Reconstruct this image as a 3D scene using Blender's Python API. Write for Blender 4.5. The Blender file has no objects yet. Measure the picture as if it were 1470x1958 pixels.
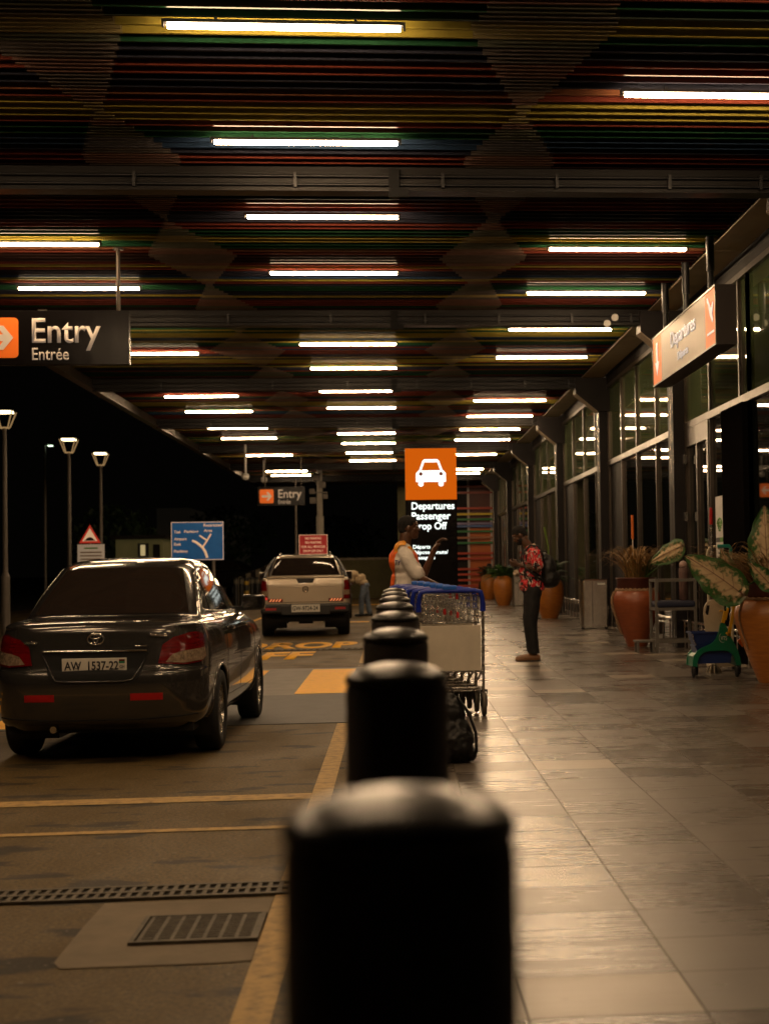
import bpy, bmesh, math, random
from mathutils import Vector, Matrix, noise
from mathutils.bvhtree import BVHTree
random.seed(7)
R = math.radians
scene = bpy.context.scene
# ------------------------------------------------------------------ camera, world, exposure
CAMZ = 1.45                       # above the road; the pavement is 0.15 higher than the road
PSI, TH, RHO = R(5.49390413), R(1.83597425), R(-0.94538036)
F_, PX_, PY_ = 3062.0, 1046.0, 979.0
fw = Vector((math.sin(PSI)*math.cos(TH), math.cos(PSI)*math.cos(TH), math.sin(TH)))
r0 = Vector((math.cos(PSI), -math.sin(PSI), 0)); u0 = r0.cross(fw)
rt = math.cos(RHO)*r0 + math.sin(RHO)*u0
up = -math.sin(RHO)*r0 + math.cos(RHO)*u0
cd = bpy.data.cameras.new('camera'); cam = bpy.data.objects.new('camera', cd)
scene.collection.objects.link(cam); scene.camera = cam
cam.matrix_world = Matrix(((rt.x, up.x, -fw.x, 0), (rt.y, up.y, -fw.y, 0), (rt.z, up.z, -fw.z, CAMZ), (0, 0, 0, 1)))
cd.sensor_fit = 'AUTO'; cd.sensor_width = 32.0; cd.lens = F_/1958*32.0
cd.shift_x = -(PX_-735)/1958
cd.clip_start = 0.05; cd.clip_end = 600
cd.dof.use_dof = True; cd.dof.focus_distance = 13.5; cd.dof.aperture_fstop = 2.8
def at(px, py, Y):
    """the point at depth Y seen at photo pixel px, py"""
    d = fw + (px-PX_)/F_*rt - (py-PY_)/F_*up
    t = Y/d.y
    return Vector((d.x*t, Y, CAMZ + d.z*t))
def onz(px, py, z):
    d = fw + (px-PX_)/F_*rt - (py-PY_)/F_*up
    t = (z-CAMZ)/d.z
    return Vector((d.x*t, d.y*t, z))
world = bpy.data.worlds.new("World"); scene.world = world
world.use_nodes = True
bg = world.node_tree.nodes['Background']; bg.inputs[0].default_value = (0.35, 0.30, 0.22, 1); bg.inputs[1].default_value = 0.0022
vs = scene.view_settings
vs.view_transform = 'Standard'; vs.look = 'None'; vs.exposure = 0.0; vs.gamma = 1.0
scene.cycles.use_denoising = True
try: scene.cycles.denoiser = 'OPENIMAGEDENOISE'
except Exception: pass
scene.cycles.max_bounces = 8; scene.cycles.glossy_bounces = 4; scene.cycles.diffuse_bounces = 3
scene.cycles.sample_clamp_indirect = 4.0; scene.cycles.sample_clamp_direct = 0
scene.cycles.caustics_reflective = False; scene.cycles.caustics_refractive = False
scene.cycles.use_light_tree = True
COL = scene.collection
TUBE_RGB = (1.0, 0.68, 0.39); TUBE_E = 112.0
# ------------------------------------------------------------------ materials
def nt(m): return m.node_tree.nodes, m.node_tree.links
def mat(name, rgb, rough=0.5, metal=0.0, var=0.0, vscale=8.0, bump=0.0, bscale=60.0, coat=0.0, spec=0.5, rvar=0.0,
        stretch=(1, 1, 1), rgb2=None, emis=None, es=0.0, flake=False, sheen=0.0, thr=(0.35, 0.7), aniso=0):
    m = bpy.data.materials.new(name); m.use_nodes = True; N, L = nt(m)
    b = N['Principled BSDF']
    b.inputs['Base Color'].default_value = (*rgb, 1); b.inputs['Roughness'].default_value = rough
    b.inputs['Metallic'].default_value = metal; b.inputs['Specular IOR Level'].default_value = spec
    b.inputs['Coat Weight'].default_value = coat; b.inputs['Coat Roughness'].default_value = 0.04
    if sheen: b.inputs['Sheen Weight'].default_value = sheen
    if emis: b.inputs['Emission Color'].default_value = (*emis, 1); b.inputs['Emission Strength'].default_value = es
    tc = N.new('ShaderNodeTexCoord'); mp = N.new('ShaderNodeMapping'); mp.inputs['Scale'].default_value = stretch
    L.new(tc.outputs['Object'], mp.inputs[0])
    if var or rgb2 or rvar:
        n = N.new('ShaderNodeTexNoise'); n.inputs['Scale'].default_value = vscale; n.inputs['Detail'].default_value = 7
        n.inputs['Roughness'].default_value = 0.62
        L.new(mp.outputs[0], n.inputs['Vector'])
        rp = N.new('ShaderNodeMapRange'); rp.inputs[1].default_value = thr[0]; rp.inputs[2].default_value = thr[1]
        L.new(n.outputs['Fac'], rp.inputs[0])
        mx = N.new('ShaderNodeMix'); mx.data_type = 'RGBA'
        c1 = rgb; c2 = rgb2 or tuple(c*(1-var) for c in rgb)
        mx.inputs[6].default_value = (*c1, 1); mx.inputs[7].default_value = (*c2, 1)
        L.new(rp.outputs[0], mx.inputs[0]); L.new(mx.outputs[2], b.inputs['Base Color'])
        if rvar:
            r2 = N.new('ShaderNodeMapRange'); r2.inputs[3].default_value = max(0.02, rough-rvar); r2.inputs[4].default_value = min(1, rough+rvar)
            L.new(n.outputs['Fac'], r2.inputs[0]); L.new(r2.outputs[0], b.inputs['Roughness'])
    if bump:
        n2 = N.new('ShaderNodeTexNoise'); n2.inputs['Scale'].default_value = bscale; n2.inputs['Detail'].default_value = 4
        L.new(mp.outputs[0], n2.inputs['Vector'])
        bp = N.new('ShaderNodeBump'); bp.inputs['Strength'].default_value = bump; bp.inputs['Distance'].default_value = 0.01
        L.new(n2.outputs['Fac'], bp.inputs['Height']); L.new(bp.outputs[0], b.inputs['Normal'])
    return m
def emat(name, rgb, s):
    m = bpy.data.materials.new(name); m.use_nodes = True; N, L = nt(m)
    N.remove(N['Principled BSDF']); e = N.new('ShaderNodeEmission'); e.inputs[0].default_value = (*rgb, 1); e.inputs[1].default_value = s
    L.new(e.outputs[0], N['Material Output'].inputs[0]); return m
M = {}
M['steel'] = mat('brushed_steel', (0.72, 0.68, 0.62), 0.24, 1.0, var=0.25, vscale=9, bump=0.10, bscale=7)
M['chrome'] = mat('chrome', (0.75, 0.73, 0.70), 0.10, 1.0, rvar=0.05, vscale=20)
M['chrome_s'] = mat('satin_zinc', (0.62, 0.58, 0.52), 0.26, 0.9, var=0.3, vscale=30, rvar=0.1)
M['black'] = mat('black_plastic', (0.010, 0.010, 0.011), 0.42, var=0.3, vscale=30, bump=0.05)
M['rubber'] = mat('tyre_rubber', (0.012, 0.012, 0.012), 0.75, var=0.4, vscale=30, bump=0.2, bscale=90)
M['darkmetal'] = mat('dark_painted_steel', (0.012, 0.010, 0.009), 0.42, 0.0, var=0.3, vscale=3, bump=0.04, spec=0.2, rvar=0.1)
M['cladding'] = mat('anthracite_cladding', (0.020, 0.017, 0.017), 0.55, 0.0, var=0.25, vscale=2, bump=0.02, spec=0.15, rvar=0.1)
M['frame'] = mat('bronze_aluminium_frame', (0.075, 0.06, 0.045), 0.34, 0.5, var=0.2, vscale=6, rvar=0.08)
M['white_sign'] = mat('white_vinyl', (0.72, 0.70, 0.66), 0.5, var=0.08, vscale=10)
def bollard_mat():
    m = mat('black_bollard_paint', (0.050, 0.038, 0.032), 0.42, 0.0, var=0.4, vscale=25, bump=0.06, bscale=140, spec=0.5, rvar=0.12)
    return m
M['bollard'] = bollard_mat()
M['concrete'] = mat('concrete', (0.30, 0.25, 0.19), 0.85, var=0.3, vscale=5, bump=0.3, bscale=120)
def asphalt():
    m = bpy.data.materials.new('asphalt'); m.use_nodes = True; N, L = nt(m); b = N['Principled BSDF']
    tc = N.new('ShaderNodeTexCoord')
    def noise_(sc, det=6, ro=0.6, st=(1, 1, 1)):
        mp = N.new('ShaderNodeMapping'); mp.inputs['Scale'].default_value = st; L.new(tc.outputs['Object'], mp.inputs[0])
        n = N.new('ShaderNodeTexNoise'); n.inputs['Scale'].default_value = sc; n.inputs['Detail'].default_value = det; n.inputs['Roughness'].default_value = ro
        L.new(mp.outputs[0], n.inputs['Vector']); return n
    def mr(src, a, b_, c=0, d=1):
        r = N.new('ShaderNodeMapRange'); r.inputs[1].default_value = a; r.inputs[2].default_value = b_; r.inputs[3].default_value = c; r.inputs[4].default_value = d
        L.new(src, r.inputs[0]); return r.outputs[0]
    def mix(f, c1, c2, bl='MIX'):
        x = N.new('ShaderNodeMix'); x.data_type = 'RGBA'; x.blend_type = bl
        for s, v in ((0, f), (6, c1), (7, c2)):
            if isinstance(v, (int, float)): x.inputs[s].default_value = v
            elif isinstance(v, tuple): x.inputs[s].default_value = (*v, 1)
            else: L.new(v, x.inputs[s])
        return x.outputs[2]
    grain = noise_(48, 7, 0.85); mid = noise_(1.3, 7, 0.6, (1, .45, 1)); st = noise_(2.1, 5, 0.55, (0.8, 1.9, 1)); sp = noise_(26, 2, 0.5)
    c = mix(mr(grain.outputs['Fac'], 0.42, 0.60), (0.040, 0.026, 0.009), (0.190, 0.124, 0.042))  # golden tone also carries the warm lamp light on the road
    c = mix(mr(mid.outputs['Fac'], 0.42, 0.66, 0, .7), c, (0.092, 0.060, 0.020))
    c = mix(mr(st.outputs['Fac'], 0.56, 0.62, 0, 0.85), c, (0.016, 0.013, 0.010))
    c = mix(mr(sp.outputs['Fac'], 0.68, 0.72, 0, 0.6), c, (0.22, 0.19, 0.15))
    L.new(c, b.inputs['Base Color'])
    L.new(mr(mid.outputs['Fac'], 0.3, 0.7, 0.55, 0.8), b.inputs['Roughness'])
    bp = N.new('ShaderNodeBump'); bp.inputs['Strength'].default_value = 0.5; bp.inputs['Distance'].default_value = 0.006
    L.new(grain.outputs['Fac'], bp.inputs['Height']); L.new(bp.outputs[0], b.inputs['Normal'])
    b.inputs['Specular IOR Level'].default_value = 0.3
    return m
M['asphalt'] = asphalt()
M['table_dark'] = mat('speed_table_dark', (0.070, 0.066, 0.060), 0.6, var=0.4, vscale=4, bump=0.4, bscale=150, thr=(.3, .7))
M['table_grey'] = mat('speed_table_grey', (0.19, 0.17, 0.145), 0.65, var=0.3, vscale=3, bump=0.25, bscale=150)
M['yellow_road'] = mat('worn_yellow_paint', (0.95, 0.47, 0.006), 0.6, vscale=9, rgb2=(0.74, 0.36, 0.010), bump=0.25, bscale=150, thr=(.5, .75))
M['cream_road'] = mat('worn_cream_paint', (0.46, 0.29, 0.09), 0.7, vscale=14, rgb2=(0.16, 0.105, 0.045), bump=0.25, bscale=150, thr=(.45, .72))
def tiles():
    m = bpy.data.materials.new('polished_floor_tiles'); m.use_nodes = True; N, L = nt(m); b = N['Principled BSDF']
    tc = N.new('ShaderNodeTexCoord'); sx = N.new('ShaderNodeSeparateXYZ'); L.new(tc.outputs['Object'], sx.inputs[0])
    def mth(op, a, b_=None, c=None):
        n = N.new('ShaderNodeMath'); n.operation = op
        for i, v in enumerate((a, b_, c)):
            if v is None: continue
            if isinstance(v, (int, float)): n.inputs[i].default_value = v
            else: L.new(v, n.inputs[i])
        return n.outputs[0]
    u = mth('DIVIDE', mth('SUBTRACT', sx.outputs[0], 0.3655), 0.5145)
    v = mth('DIVIDE', mth('SUBTRACT', sx.outputs[1], 0.026), 0.4575)
    fu, fv = mth('FLOOR', u), mth('FLOOR', v)
    cu = mth('ABSOLUTE', mth('SUBTRACT', mth('FRACT', u), 0.5)); cv = mth('ABSOLUTE', mth('SUBTRACT', mth('FRACT', v), 0.5))
    gu = mth('GREATER_THAN', cu, 0.4925); gv = mth('GREATER_THAN', cv, 0.492)
    cmb = N.new('ShaderNodeCombineXYZ'); L.new(fu, cmb.inputs[0]); L.new(fv, cmb.inputs[1])
    wn = N.new('ShaderNodeTexWhiteNoise'); wn.noise_dimensions = '2D'; L.new(cmb.outputs[0], wn.inputs['Vector'])
    mp = N.new('ShaderNodeMapping'); mp.inputs['Scale'].default_value = (.8, 9, 1); L.new(tc.outputs['Object'], mp.inputs[0])
    st = N.new('ShaderNodeTexNoise'); st.inputs['Scale'].default_value = 3; st.inputs['Detail'].default_value = 6; L.new(mp.outputs[0], st.inputs['Vector'])
    cl = N.new('ShaderNodeTexNoise'); cl.inputs['Scale'].default_value = 2.6; cl.inputs['Detail'].default_value = 8; L.new(tc.outputs['Object'], cl.inputs['Vector'])
    f = mth('ADD', mth('MULTIPLY', wn.outputs['Value'], 0.36), mth('ADD', mth('MULTIPLY', st.outputs['Fac'], 0.32), mth('MULTIPLY', cl.outputs['Fac'], 0.4)))
    rp = N.new('ShaderNodeValToRGB'); L.new(f, rp.inputs[0]); e = rp.color_ramp.elements
    e[0].position = 0.35; e[0].color = (0.070, 0.055, 0.043, 1); e[1].position = 0.85; e[1].color = (0.150, 0.122, 0.095, 1)
    light = mth('GREATER_THAN', wn.outputs['Value'], 0.94)
    m1 = N.new('ShaderNodeMix'); m1.data_type = 'RGBA'; L.new(light, m1.inputs[0]); L.new(rp.outputs[0], m1.inputs[6]); m1.inputs[7].default_value = (0.30, 0.25, 0.19, 1)
    m2 = N.new('ShaderNodeMix'); m2.data_type = 'RGBA'; L.new(gu, m2.inputs[0]); L.new(m1.outputs[2], m2.inputs[6]); m2.inputs[7].default_value = (0.06, 0.042, 0.024, 1)
    m3 = N.new('ShaderNodeMix'); m3.data_type = 'RGBA'; L.new(mth('MULTIPLY', gv, 0.9), m3.inputs[0]); L.new(m2.outputs[2], m3.inputs[6]); m3.inputs[7].default_value = (0.030, 0.022, 0.016, 1)
    L.new(m3.outputs[2], b.inputs['Base Color'])
    rr = N.new('ShaderNodeMapRange'); L.new(mth('ADD', mth('MULTIPLY', st.outputs['Fac'], .35), mth('ADD', mth('MULTIPLY', cl.outputs['Fac'], .3), mth('MULTIPLY', wn.outputs['Value'], .17))), rr.inputs[0]); rr.inputs[1].default_value = 0.25; rr.inputs[2].default_value = 0.6; rr.inputs[3].default_value = 0.22; rr.inputs[4].default_value = 0.36; b.inputs['Specular IOR Level'].default_value = 0.5
    r2 = mth('ADD', rr.outputs[0], mth('MULTIPLY', mth('MAXIMUM', gu, gv), 0.3))
    L.new(r2, b.inputs['Roughness'])
    bp = N.new('ShaderNodeBump'); bp.inputs['Strength'].default_value = 0.012; bp.inputs['Distance'].default_value = 0.01
    hh = mth('SUBTRACT', mth('ADD', mth('MULTIPLY', cl.outputs['Fac'], 0.30), mth('MULTIPLY', wn.outputs['Value'], .05)), mth('MULTIPLY', mth('MAXIMUM', gu, gv), 0.3))
    L.new(hh, bp.inputs['Height']); L.new(bp.outputs[0], b.inputs['Normal'])
    return m
M['tiles'] = tiles()
M['glass'] = mat('dark_window_glass', (0.006, 0.007, 0.006), 0.02, 0.0, bump=0.012, bscale=1.1, spec=0.6)
M['glass_green'] = mat('green_tinted_glass', (0.085, 0.115, 0.050), 0.03, 0.0, bump=0.010, bscale=1.3, spec=0.6, var=0.3, vscale=1.5)
M['soffit'] = mat('tan_soffit_board', (0.30, 0.235, 0.155), 0.7, var=0.2, vscale=2, bump=0.1)
M['tube'] = emat('lit_tube', TUBE_RGB, TUBE_E)
M['orange_lit'] = emat('backlit_orange', (0.80, 0.135, 0.004), 0.78)
M['white_lit'] = emat('backlit_white', (0.92, 1.0, 0.92), 1.6)
M['orange_vinyl'] = mat('orange_vinyl', (0.75, 0.16, 0.015), 0.45, var=0.1, vscale=6)
M['navy'] = mat('navy_cushion', (0.012, 0.016, 0.045), 0.55, var=0.3, vscale=14, bump=0.15)
M['skin'] = mat('dark_brown_skin', (0.105, 0.048, 0.026), 0.38, var=0.25, vscale=25, bump=0.05)
M['hair'] = mat('short_black_hair', (0.008, 0.006, 0.005), 0.9, bump=0.8, bscale=260)
M['white_cloth'] = mat('off_white_cloth', (0.78, 0.70, 0.62), 0.85, var=0.12, vscale=9, bump=0.5, bscale=16)
M['jeans'] = mat('faded_blue_denim', (0.16, 0.20, 0.26), 0.85, vscale=9, rgb2=(0.07, 0.09, 0.13), bump=0.5, bscale=18)
M['black_cloth'] = mat('black_trousers', (0.008, 0.007, 0.007), 0.8, var=0.3, vscale=10, bump=0.6, bscale=14)
M['backpack'] = mat('black_backpack_nylon', (0.010, 0.009, 0.009), 0.5, var=0.4, vscale=12, bump=0.6, bscale=22)
M['hivis_orange'] = mat('hi_vis_orange', (0.95, 0.14, 0.01), 0.6, bump=0.4, bscale=18, emis=(1, .12, .0), es=0.0)
M['hivis_yellow'] = mat('hi_vis_yellow', (0.62, 0.72, 0.03), 0.6, bump=0.4, bscale=18)
M['blue_plastic'] = mat('blue_plastic_grip', (0.010, 0.030, 0.34), 0.35, var=0.2, vscale=20)
M['blue_bright'] = mat('bright_blue_plastic', (0.02, 0.14, 0.62), 0.35, var=0.2, vscale=20)
M['red_plastic'] = mat('red_plastic', (0.55, 0.012, 0.012), 0.4, var=0.2, vscale=20)
M['trolley_board'] = mat('trolley_board', (0.68, 0.60, 0.48), 0.5, var=0.18, vscale=4, bump=0.05, metal=0.0)
def pot_mat(name, a, b_):
    m = mat(name, a, 0.38, 0.0, vscale=6, rgb2=b_, bump=0.25, bscale=9, stretch=(1, 1, 7), rvar=0.1, coat=0.15)
    return m
M['pot_orange'] = pot_mat('glazed_orange_clay', (0.48, 0.17, 0.025), (0.34, 0.11, 0.018))
M['pot_red'] = pot_mat('terracotta_clay', (0.33, 0.085, 0.028), (0.24, 0.062, 0.024))
M['pot_rim'] = mat('dark_clay_rim', (0.09, 0.020, 0.010), 0.5, var=0.3, vscale=8)
M['rope'] = mat('rope_braid', (0.40, 0.24, 0.13), 0.8, var=0.5, vscale=60, bump=0.6, bscale=90)
M['grass_dry'] = mat('dry_grass_blades', (0.40, 0.21, 0.065), 0.6, vscale=3, rgb2=(0.13, 0.085, 0.02), thr=(.3, .7))
M['leaf'] = mat('green_fronds', (0.055, 0.12, 0.020), 0.45, vscale=5, rgb2=(0.02, 0.055, 0.012), thr=(.3, .7))
M['leaf_dark'] = mat('dark_green_leaves', (0.022, 0.05, 0.012), 0.5, vscale=5, rgb2=(0.010, 0.026, 0.007), thr=(.3, .7))
M['green_plastic'] = mat('green_cart_plastic', (0.004, 0.17, 0.085), 0.35, var=0.15, vscale=10, bump=0.04)
M['blue_bucket'] = mat('blue_bucket_plastic', (0.012, 0.035, 0.16), 0.4, var=0.2, vscale=10)
M['cream_plastic'] = mat('cream_plastic', (0.55, 0.46, 0.32), 0.45, var=0.12, vscale=8)
M['yellow_plastic'] = mat('yellow_plastic', (0.75, 0.42, 0.01), 0.4, var=0.1, vscale=9)
# ------------------------------------------------------------------ mesh builder
class MB:
    def __init__(s): s.v = []; s.f = []; s.m = []; s.sm = []
    def add(s, vs_, fs, mi=0, smooth=False):
        o = len(s.v); s.v += [tuple(v) for v in vs_]
        for f in fs: s.f.append([i+o for i in f]); s.m.append(mi); s.sm.append(smooth)
        return s
    def box(s, a, b, mi=0, mtx=None, bev=0.0):
        x0, y0, z0 = [min(a[i], b[i]) for i in range(3)]; x1, y1, z1 = [max(a[i], b[i]) for i in range(3)]
        if bev <= 0:
            V = [(x, y, z) for z in (z0, z1) for y in (y0, y1) for x in (x0, x1)]
            Fc = [(0, 2, 3, 1), (4, 5, 7, 6), (0, 1, 5, 4), (2, 6, 7, 3), (0, 4, 6, 2), (1, 3, 7, 5)]
        else:
            bm = bmesh.new(); bmesh.ops.create_cube(bm, size=1)
            for v in bm.verts: v.co = Vector(((x0+x1)/2+v.co.x*(x1-x0), (y0+y1)/2+v.co.y*(y1-y0), (z0+z1)/2+v.co.z*(z1-z0)))
            bmesh.ops.bevel(bm, geom=bm.edges[:], offset=min(bev, .45*min(x1-x0, y1-y0, z1-z0)), segments=2, affect='EDGES', profile=0.6)
            bm.verts.index_update(); V = [v.co.copy() for v in bm.verts]; Fc = [[v.index for v in f.verts] for f in bm.faces]; bm.free()
        if mtx: V = [mtx @ Vector(v) for v in V]
        return s.add(V, Fc, mi)
    def cyl(s, a, b, ra, rb=None, n=16, mi=0, caps=True, smooth=True):
        rb = ra if rb is None else rb; a = Vector(a); b = Vector(b); d = (b-a).normalized()
        t = Vector((1, 0, 0)) if abs(d.x) < .8 else Vector((0, 1, 0)); u = d.cross(t).normalized(); w = d.cross(u)
        V = []
        for p, r in ((a, ra), (b, rb)):
            V += [p + r*(math.cos(2*math.pi*i/n)*u + math.sin(2*math.pi*i/n)*w) for i in range(n)]
        s.add(V, [(i, (i+1) % n, n+(i+1) % n, n+i) for i in range(n)], mi, smooth)
        if caps: s.add(V[:n], [list(range(n))[::-1]], mi); s.add(V[n:], [list(range(n))], mi)
        return s
    def tube(s, pts, r, n=8, mi=0, closed=False, caps=True):
        P = [Vector(p) for p in pts]; k = len(P); rs = r if isinstance(r, (list, tuple)) else [r]*k
        V = []; pu = None
        for i in range(k):
            if closed: d = P[(i+1) % k]-P[i-1]
            else: d = P[min(i+1, k-1)]-P[max(i-1, 0)]
            d.normalize()
            if pu is None:
                t = Vector((0, 0, 1)) if abs(d.z) < .8 else Vector((1, 0, 0)); pu = d.cross(t).normalized()
            else: pu = (pu - d*pu.dot(d)).normalized()
            w = d.cross(pu)
            V += [P[i] + rs[i]*(math.cos(2*math.pi*j/n)*pu + math.sin(2*math.pi*j/n)*w) for j in range(n)]
        Fc = []
        for i in range(k if closed else k-1):
            a, b = i*n, ((i+1) % k)*n
            Fc += [(a+j, a+(j+1) % n, b+(j+1) % n, b+j) for j in range(n)]
        s.add(V, Fc, mi, True)
        if caps and not closed: s.add(V[:n], [list(range(n))[::-1]], mi); s.add(V[-n:], [list(range(n))], mi)
        return s
    def lathe(s, prof, n=32, mi=0, c=(0, 0, 0), axis='z', smooth=True, sx=1, sy=1):
        V = []
        for r, z in prof:
            for i in range(n):
                a = 2*math.pi*i/n; p = (r*math.cos(a)*sx, r*math.sin(a)*sy, z)
                if axis == 'x': p = (z, p[0], p[1])
                if axis == 'y': p = (p[0], z, p[1])
                V.append((p[0]+c[0], p[1]+c[1], p[2]+c[2]))
        Fc = [(k*n+i, k*n+(i+1) % n, (k+1)*n+(i+1) % n, (k+1)*n+i) for k in range(len(prof)-1) for i in range(n)]
        s.add(V, Fc, mi, smooth); return s
    def prism(s, poly, t0, t1, axis='y', mi=0, mtx=None):
        """extrude a 2D polygon: axis y -> poly in x,z ; axis x -> poly in y,z ; axis z -> poly in x,y"""
        def P(p, t): return {'y': (p[0], t, p[1]), 'x': (t, p[0], p[1]), 'z': (p[0], p[1], t)}[axis]
        n = len(poly); V = [Vector(P(p, t0)) for p in poly] + [Vector(P(p, t1)) for p in poly]
        if mtx: V = [mtx @ v for v in V]
        return s.add(V, [list(range(n)), [n+i for i in range(n)][::-1]] + [(i, n+i, n+(i+1) % n, (i+1) % n) for i in range(n)], mi)
    def build(s, name, mats, parent=None, bev=0.0, shade=None, loc=None):
        me = bpy.data.meshes.new(name); me.from_pydata(s.v, [], s.f); me.update()
        mats = mats if isinstance(mats, (list, tuple)) else [mats]
        for m in mats: me.materials.append(M[m] if isinstance(m, str) else m)
        me.polygons.foreach_set('material_index', s.m); me.polygons.foreach_set('use_smooth', s.sm if shade is None else [shade]*len(s.f))
        bm = bmesh.new(); bm.from_mesh(me); bmesh.ops.recalc_face_normals(bm, faces=bm.faces); bm.to_mesh(me); bm.free()
        o = bpy.data.objects.new(name, me); COL.objects.link(o)
        if parent: o.parent = parent
        if loc: o.location = loc
        return o
def empty(name, loc=(0, 0, 0), rz=0.0, scale=1.0):
    o = bpy.data.objects.new(name, None); COL.objects.link(o); o.empty_display_size = 0.1
    o.location = loc; o.rotation_euler = (0, 0, rz); o.scale = (scale,)*3; return o
def tag(o, label, cat, group=None, kind=None):
    o['label'] = label; o['category'] = cat
    if group: o['group'] = group
    if kind: o['kind'] = kind
    return o
def struct(o): o['kind'] = 'structure'; return o
def copy_tree(o, parent=None):
    c = o.copy(); COL.objects.link(c); c.parent = parent
    for k in ('label',):
        pass
    for ch in [x for x in bpy.data.objects if x.parent == o]: copy_tree(ch, c)
    return c
def text(name, s, mats, parent, origin, width=None, height=None, right=(1, 0, 0), upv=(0, 0, 1), thick=0.004, bold=0.0, mirror=False, align='l', space=1.0):
    """words as a real raised mesh: scaled to a given width and/or height in metres, lower left corner at origin"""
    cu = bpy.data.curves.new('w', 'FONT'); cu.body = s; cu.size = 1; cu.offset = bold; cu.fill_mode = 'BOTH'; cu.space_line = 1.0*space; cu.resolution_u = 4
    tmp = bpy.data.objects.new('w', cu); COL.objects.link(tmp)
    dg = bpy.context.evaluated_depsgraph_get(); me = bpy.data.meshes.new_from_object(tmp.evaluated_get(dg))
    bpy.data.objects.remove(tmp); bpy.data.curves.remove(cu)
    xs = [v.co.x for v in me.vertices]; ys = [v.co.y for v in me.vertices]
    x0, x1, y0, y1 = min(xs), max(xs), min(ys), max(ys)
    kx = width/(x1-x0) if width else None; ky = height/(y1-y0) if height else None
    kx = kx or ky; ky = ky or kx
    rv = Vector(right).normalized(); uv = Vector(upv).normalized(); nv = rv.cross(uv)
    for v in me.vertices:
        x = (v.co.x-x0)*kx; y = (v.co.y-y0)*ky
        if align == 'c': x -= (x1-x0)*kx/2
        v.co = Vector(origin) + rv*x + uv*y
    bm = bmesh.new(); bm.from_mesh(me)
    r = bmesh.ops.extrude_face_region(bm, geom=bm.faces[:])
    bmesh.ops.translate(bm, vec=nv*thick, verts=[g for g in r['geom'] if isinstance(g, bmesh.types.BMVert)])
    bmesh.ops.recalc_face_normals(bm, faces=bm.faces); bm.to_mesh(me); bm.free()
    me.name = name; me.materials.clear(); me.materials.append(M[mats] if isinstance(mats, str) else mats)
    o = bpy.data.objects.new(name, me); COL.objects.link(o); o.parent = parent; return o
# organic surfaces: tapered capsules and ellipsoids fused into one continuous skin
class Blob:
    def __init__(s): s.b = MB()
    def ell(s, c, r, rot=None, n=16):
        V = []; c = Vector(c); r = (r,)*3 if isinstance(r, (int, float)) else r
        m = n//2
        prof = [(max(1e-4, math.sin(math.pi*k/m)), -math.cos(math.pi*k/m)) for k in range(1, m)]
        for a, z in prof:
            V += [Vector((a*math.cos(2*math.pi*i/n)*r[0], a*math.sin(2*math.pi*i/n)*r[1], z*r[2])) for i in range(n)]
        V += [Vector((0, 0, -r[2])), Vector((0, 0, r[2]))]
        if rot is not None: V = [rot @ v for v in V]
        V = [v+c for v in V]; k = len(prof)
        Fc = [(j*n+i, j*n+(i+1) % n, (j+1)*n+(i+1) % n, (j+1)*n+i) for j in range(k-1) for i in range(n)]
        Fc += [(k*n, (i+1) % n, i) for i in range(n)] + [(k*n+1, (k-1)*n+i, (k-1)*n+(i+1) % n) for i in range(n)]
        s.b.add(V, Fc, 0, True); return s
    def cap(s, a, ra, b, rb, n=14):
        a = Vector(a); b = Vector(b)
        s.ell(a, ra, n=n); s.ell(b, rb, n=n); s.b.cyl(a, b, ra, rb, n=n); return s
    def chain(s, pts, rs, n=14):
        for i in range(len(pts)-1): s.cap(pts[i], rs[i], pts[i+1], rs[i+1], n)
        return s
    def build(s, name, mats, parent=None, vox=0.012, smooth=4, disp=None, cut=None):
        me = bpy.data.meshes.new('b'); me.from_pydata(s.b.v, [], s.b.f)
        o = bpy.data.objects.new('b', me); COL.objects.link(o)
        md = o.modifiers.new('r', 'REMESH'); md.mode = 'VOXEL'; md.voxel_size = vox
        if smooth: ms = o.modifiers.new('s', 'SMOOTH'); ms.factor = 0.5; ms.iterations = smooth
        dg = bpy.context.evaluated_depsgraph_get(); m2 = bpy.data.meshes.new_from_object(o.evaluated_get(dg)); bpy.data.objects.remove(o)
        if disp:
            m2.update(); ns = [v.normal.copy() for v in m2.vertices]
            for v, nn in zip(m2.vertices, ns): v.co += nn*disp(v.co)
        if cut:                                      # keep only where cut(co) is true
            bm = bmesh.new(); bm.from_mesh(m2); bmesh.ops.delete(bm, geom=[v for v in bm.verts if not cut(v.co)], context='VERTS'); bm.to_mesh(m2); bm.free()
        m2.name = name; m2.materials.clear(); mats = mats if isinstance(mats, (list, tuple)) else [mats]
        for m in mats: m2.materials.append(M[m] if isinstance(m, str) else m)
        for p in m2.polygons: p.use_smooth = True
        r = bpy.data.objects.new(name, m2); COL.objects.link(r); r.parent = parent; return r
def folds(amp, sc):
    return lambda co: amp*(noise.noise(Vector((co.x*sc, co.y*sc, co.z*sc*1.0)))) + amp*.5*noise.noise(co*sc*2.3)
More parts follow.
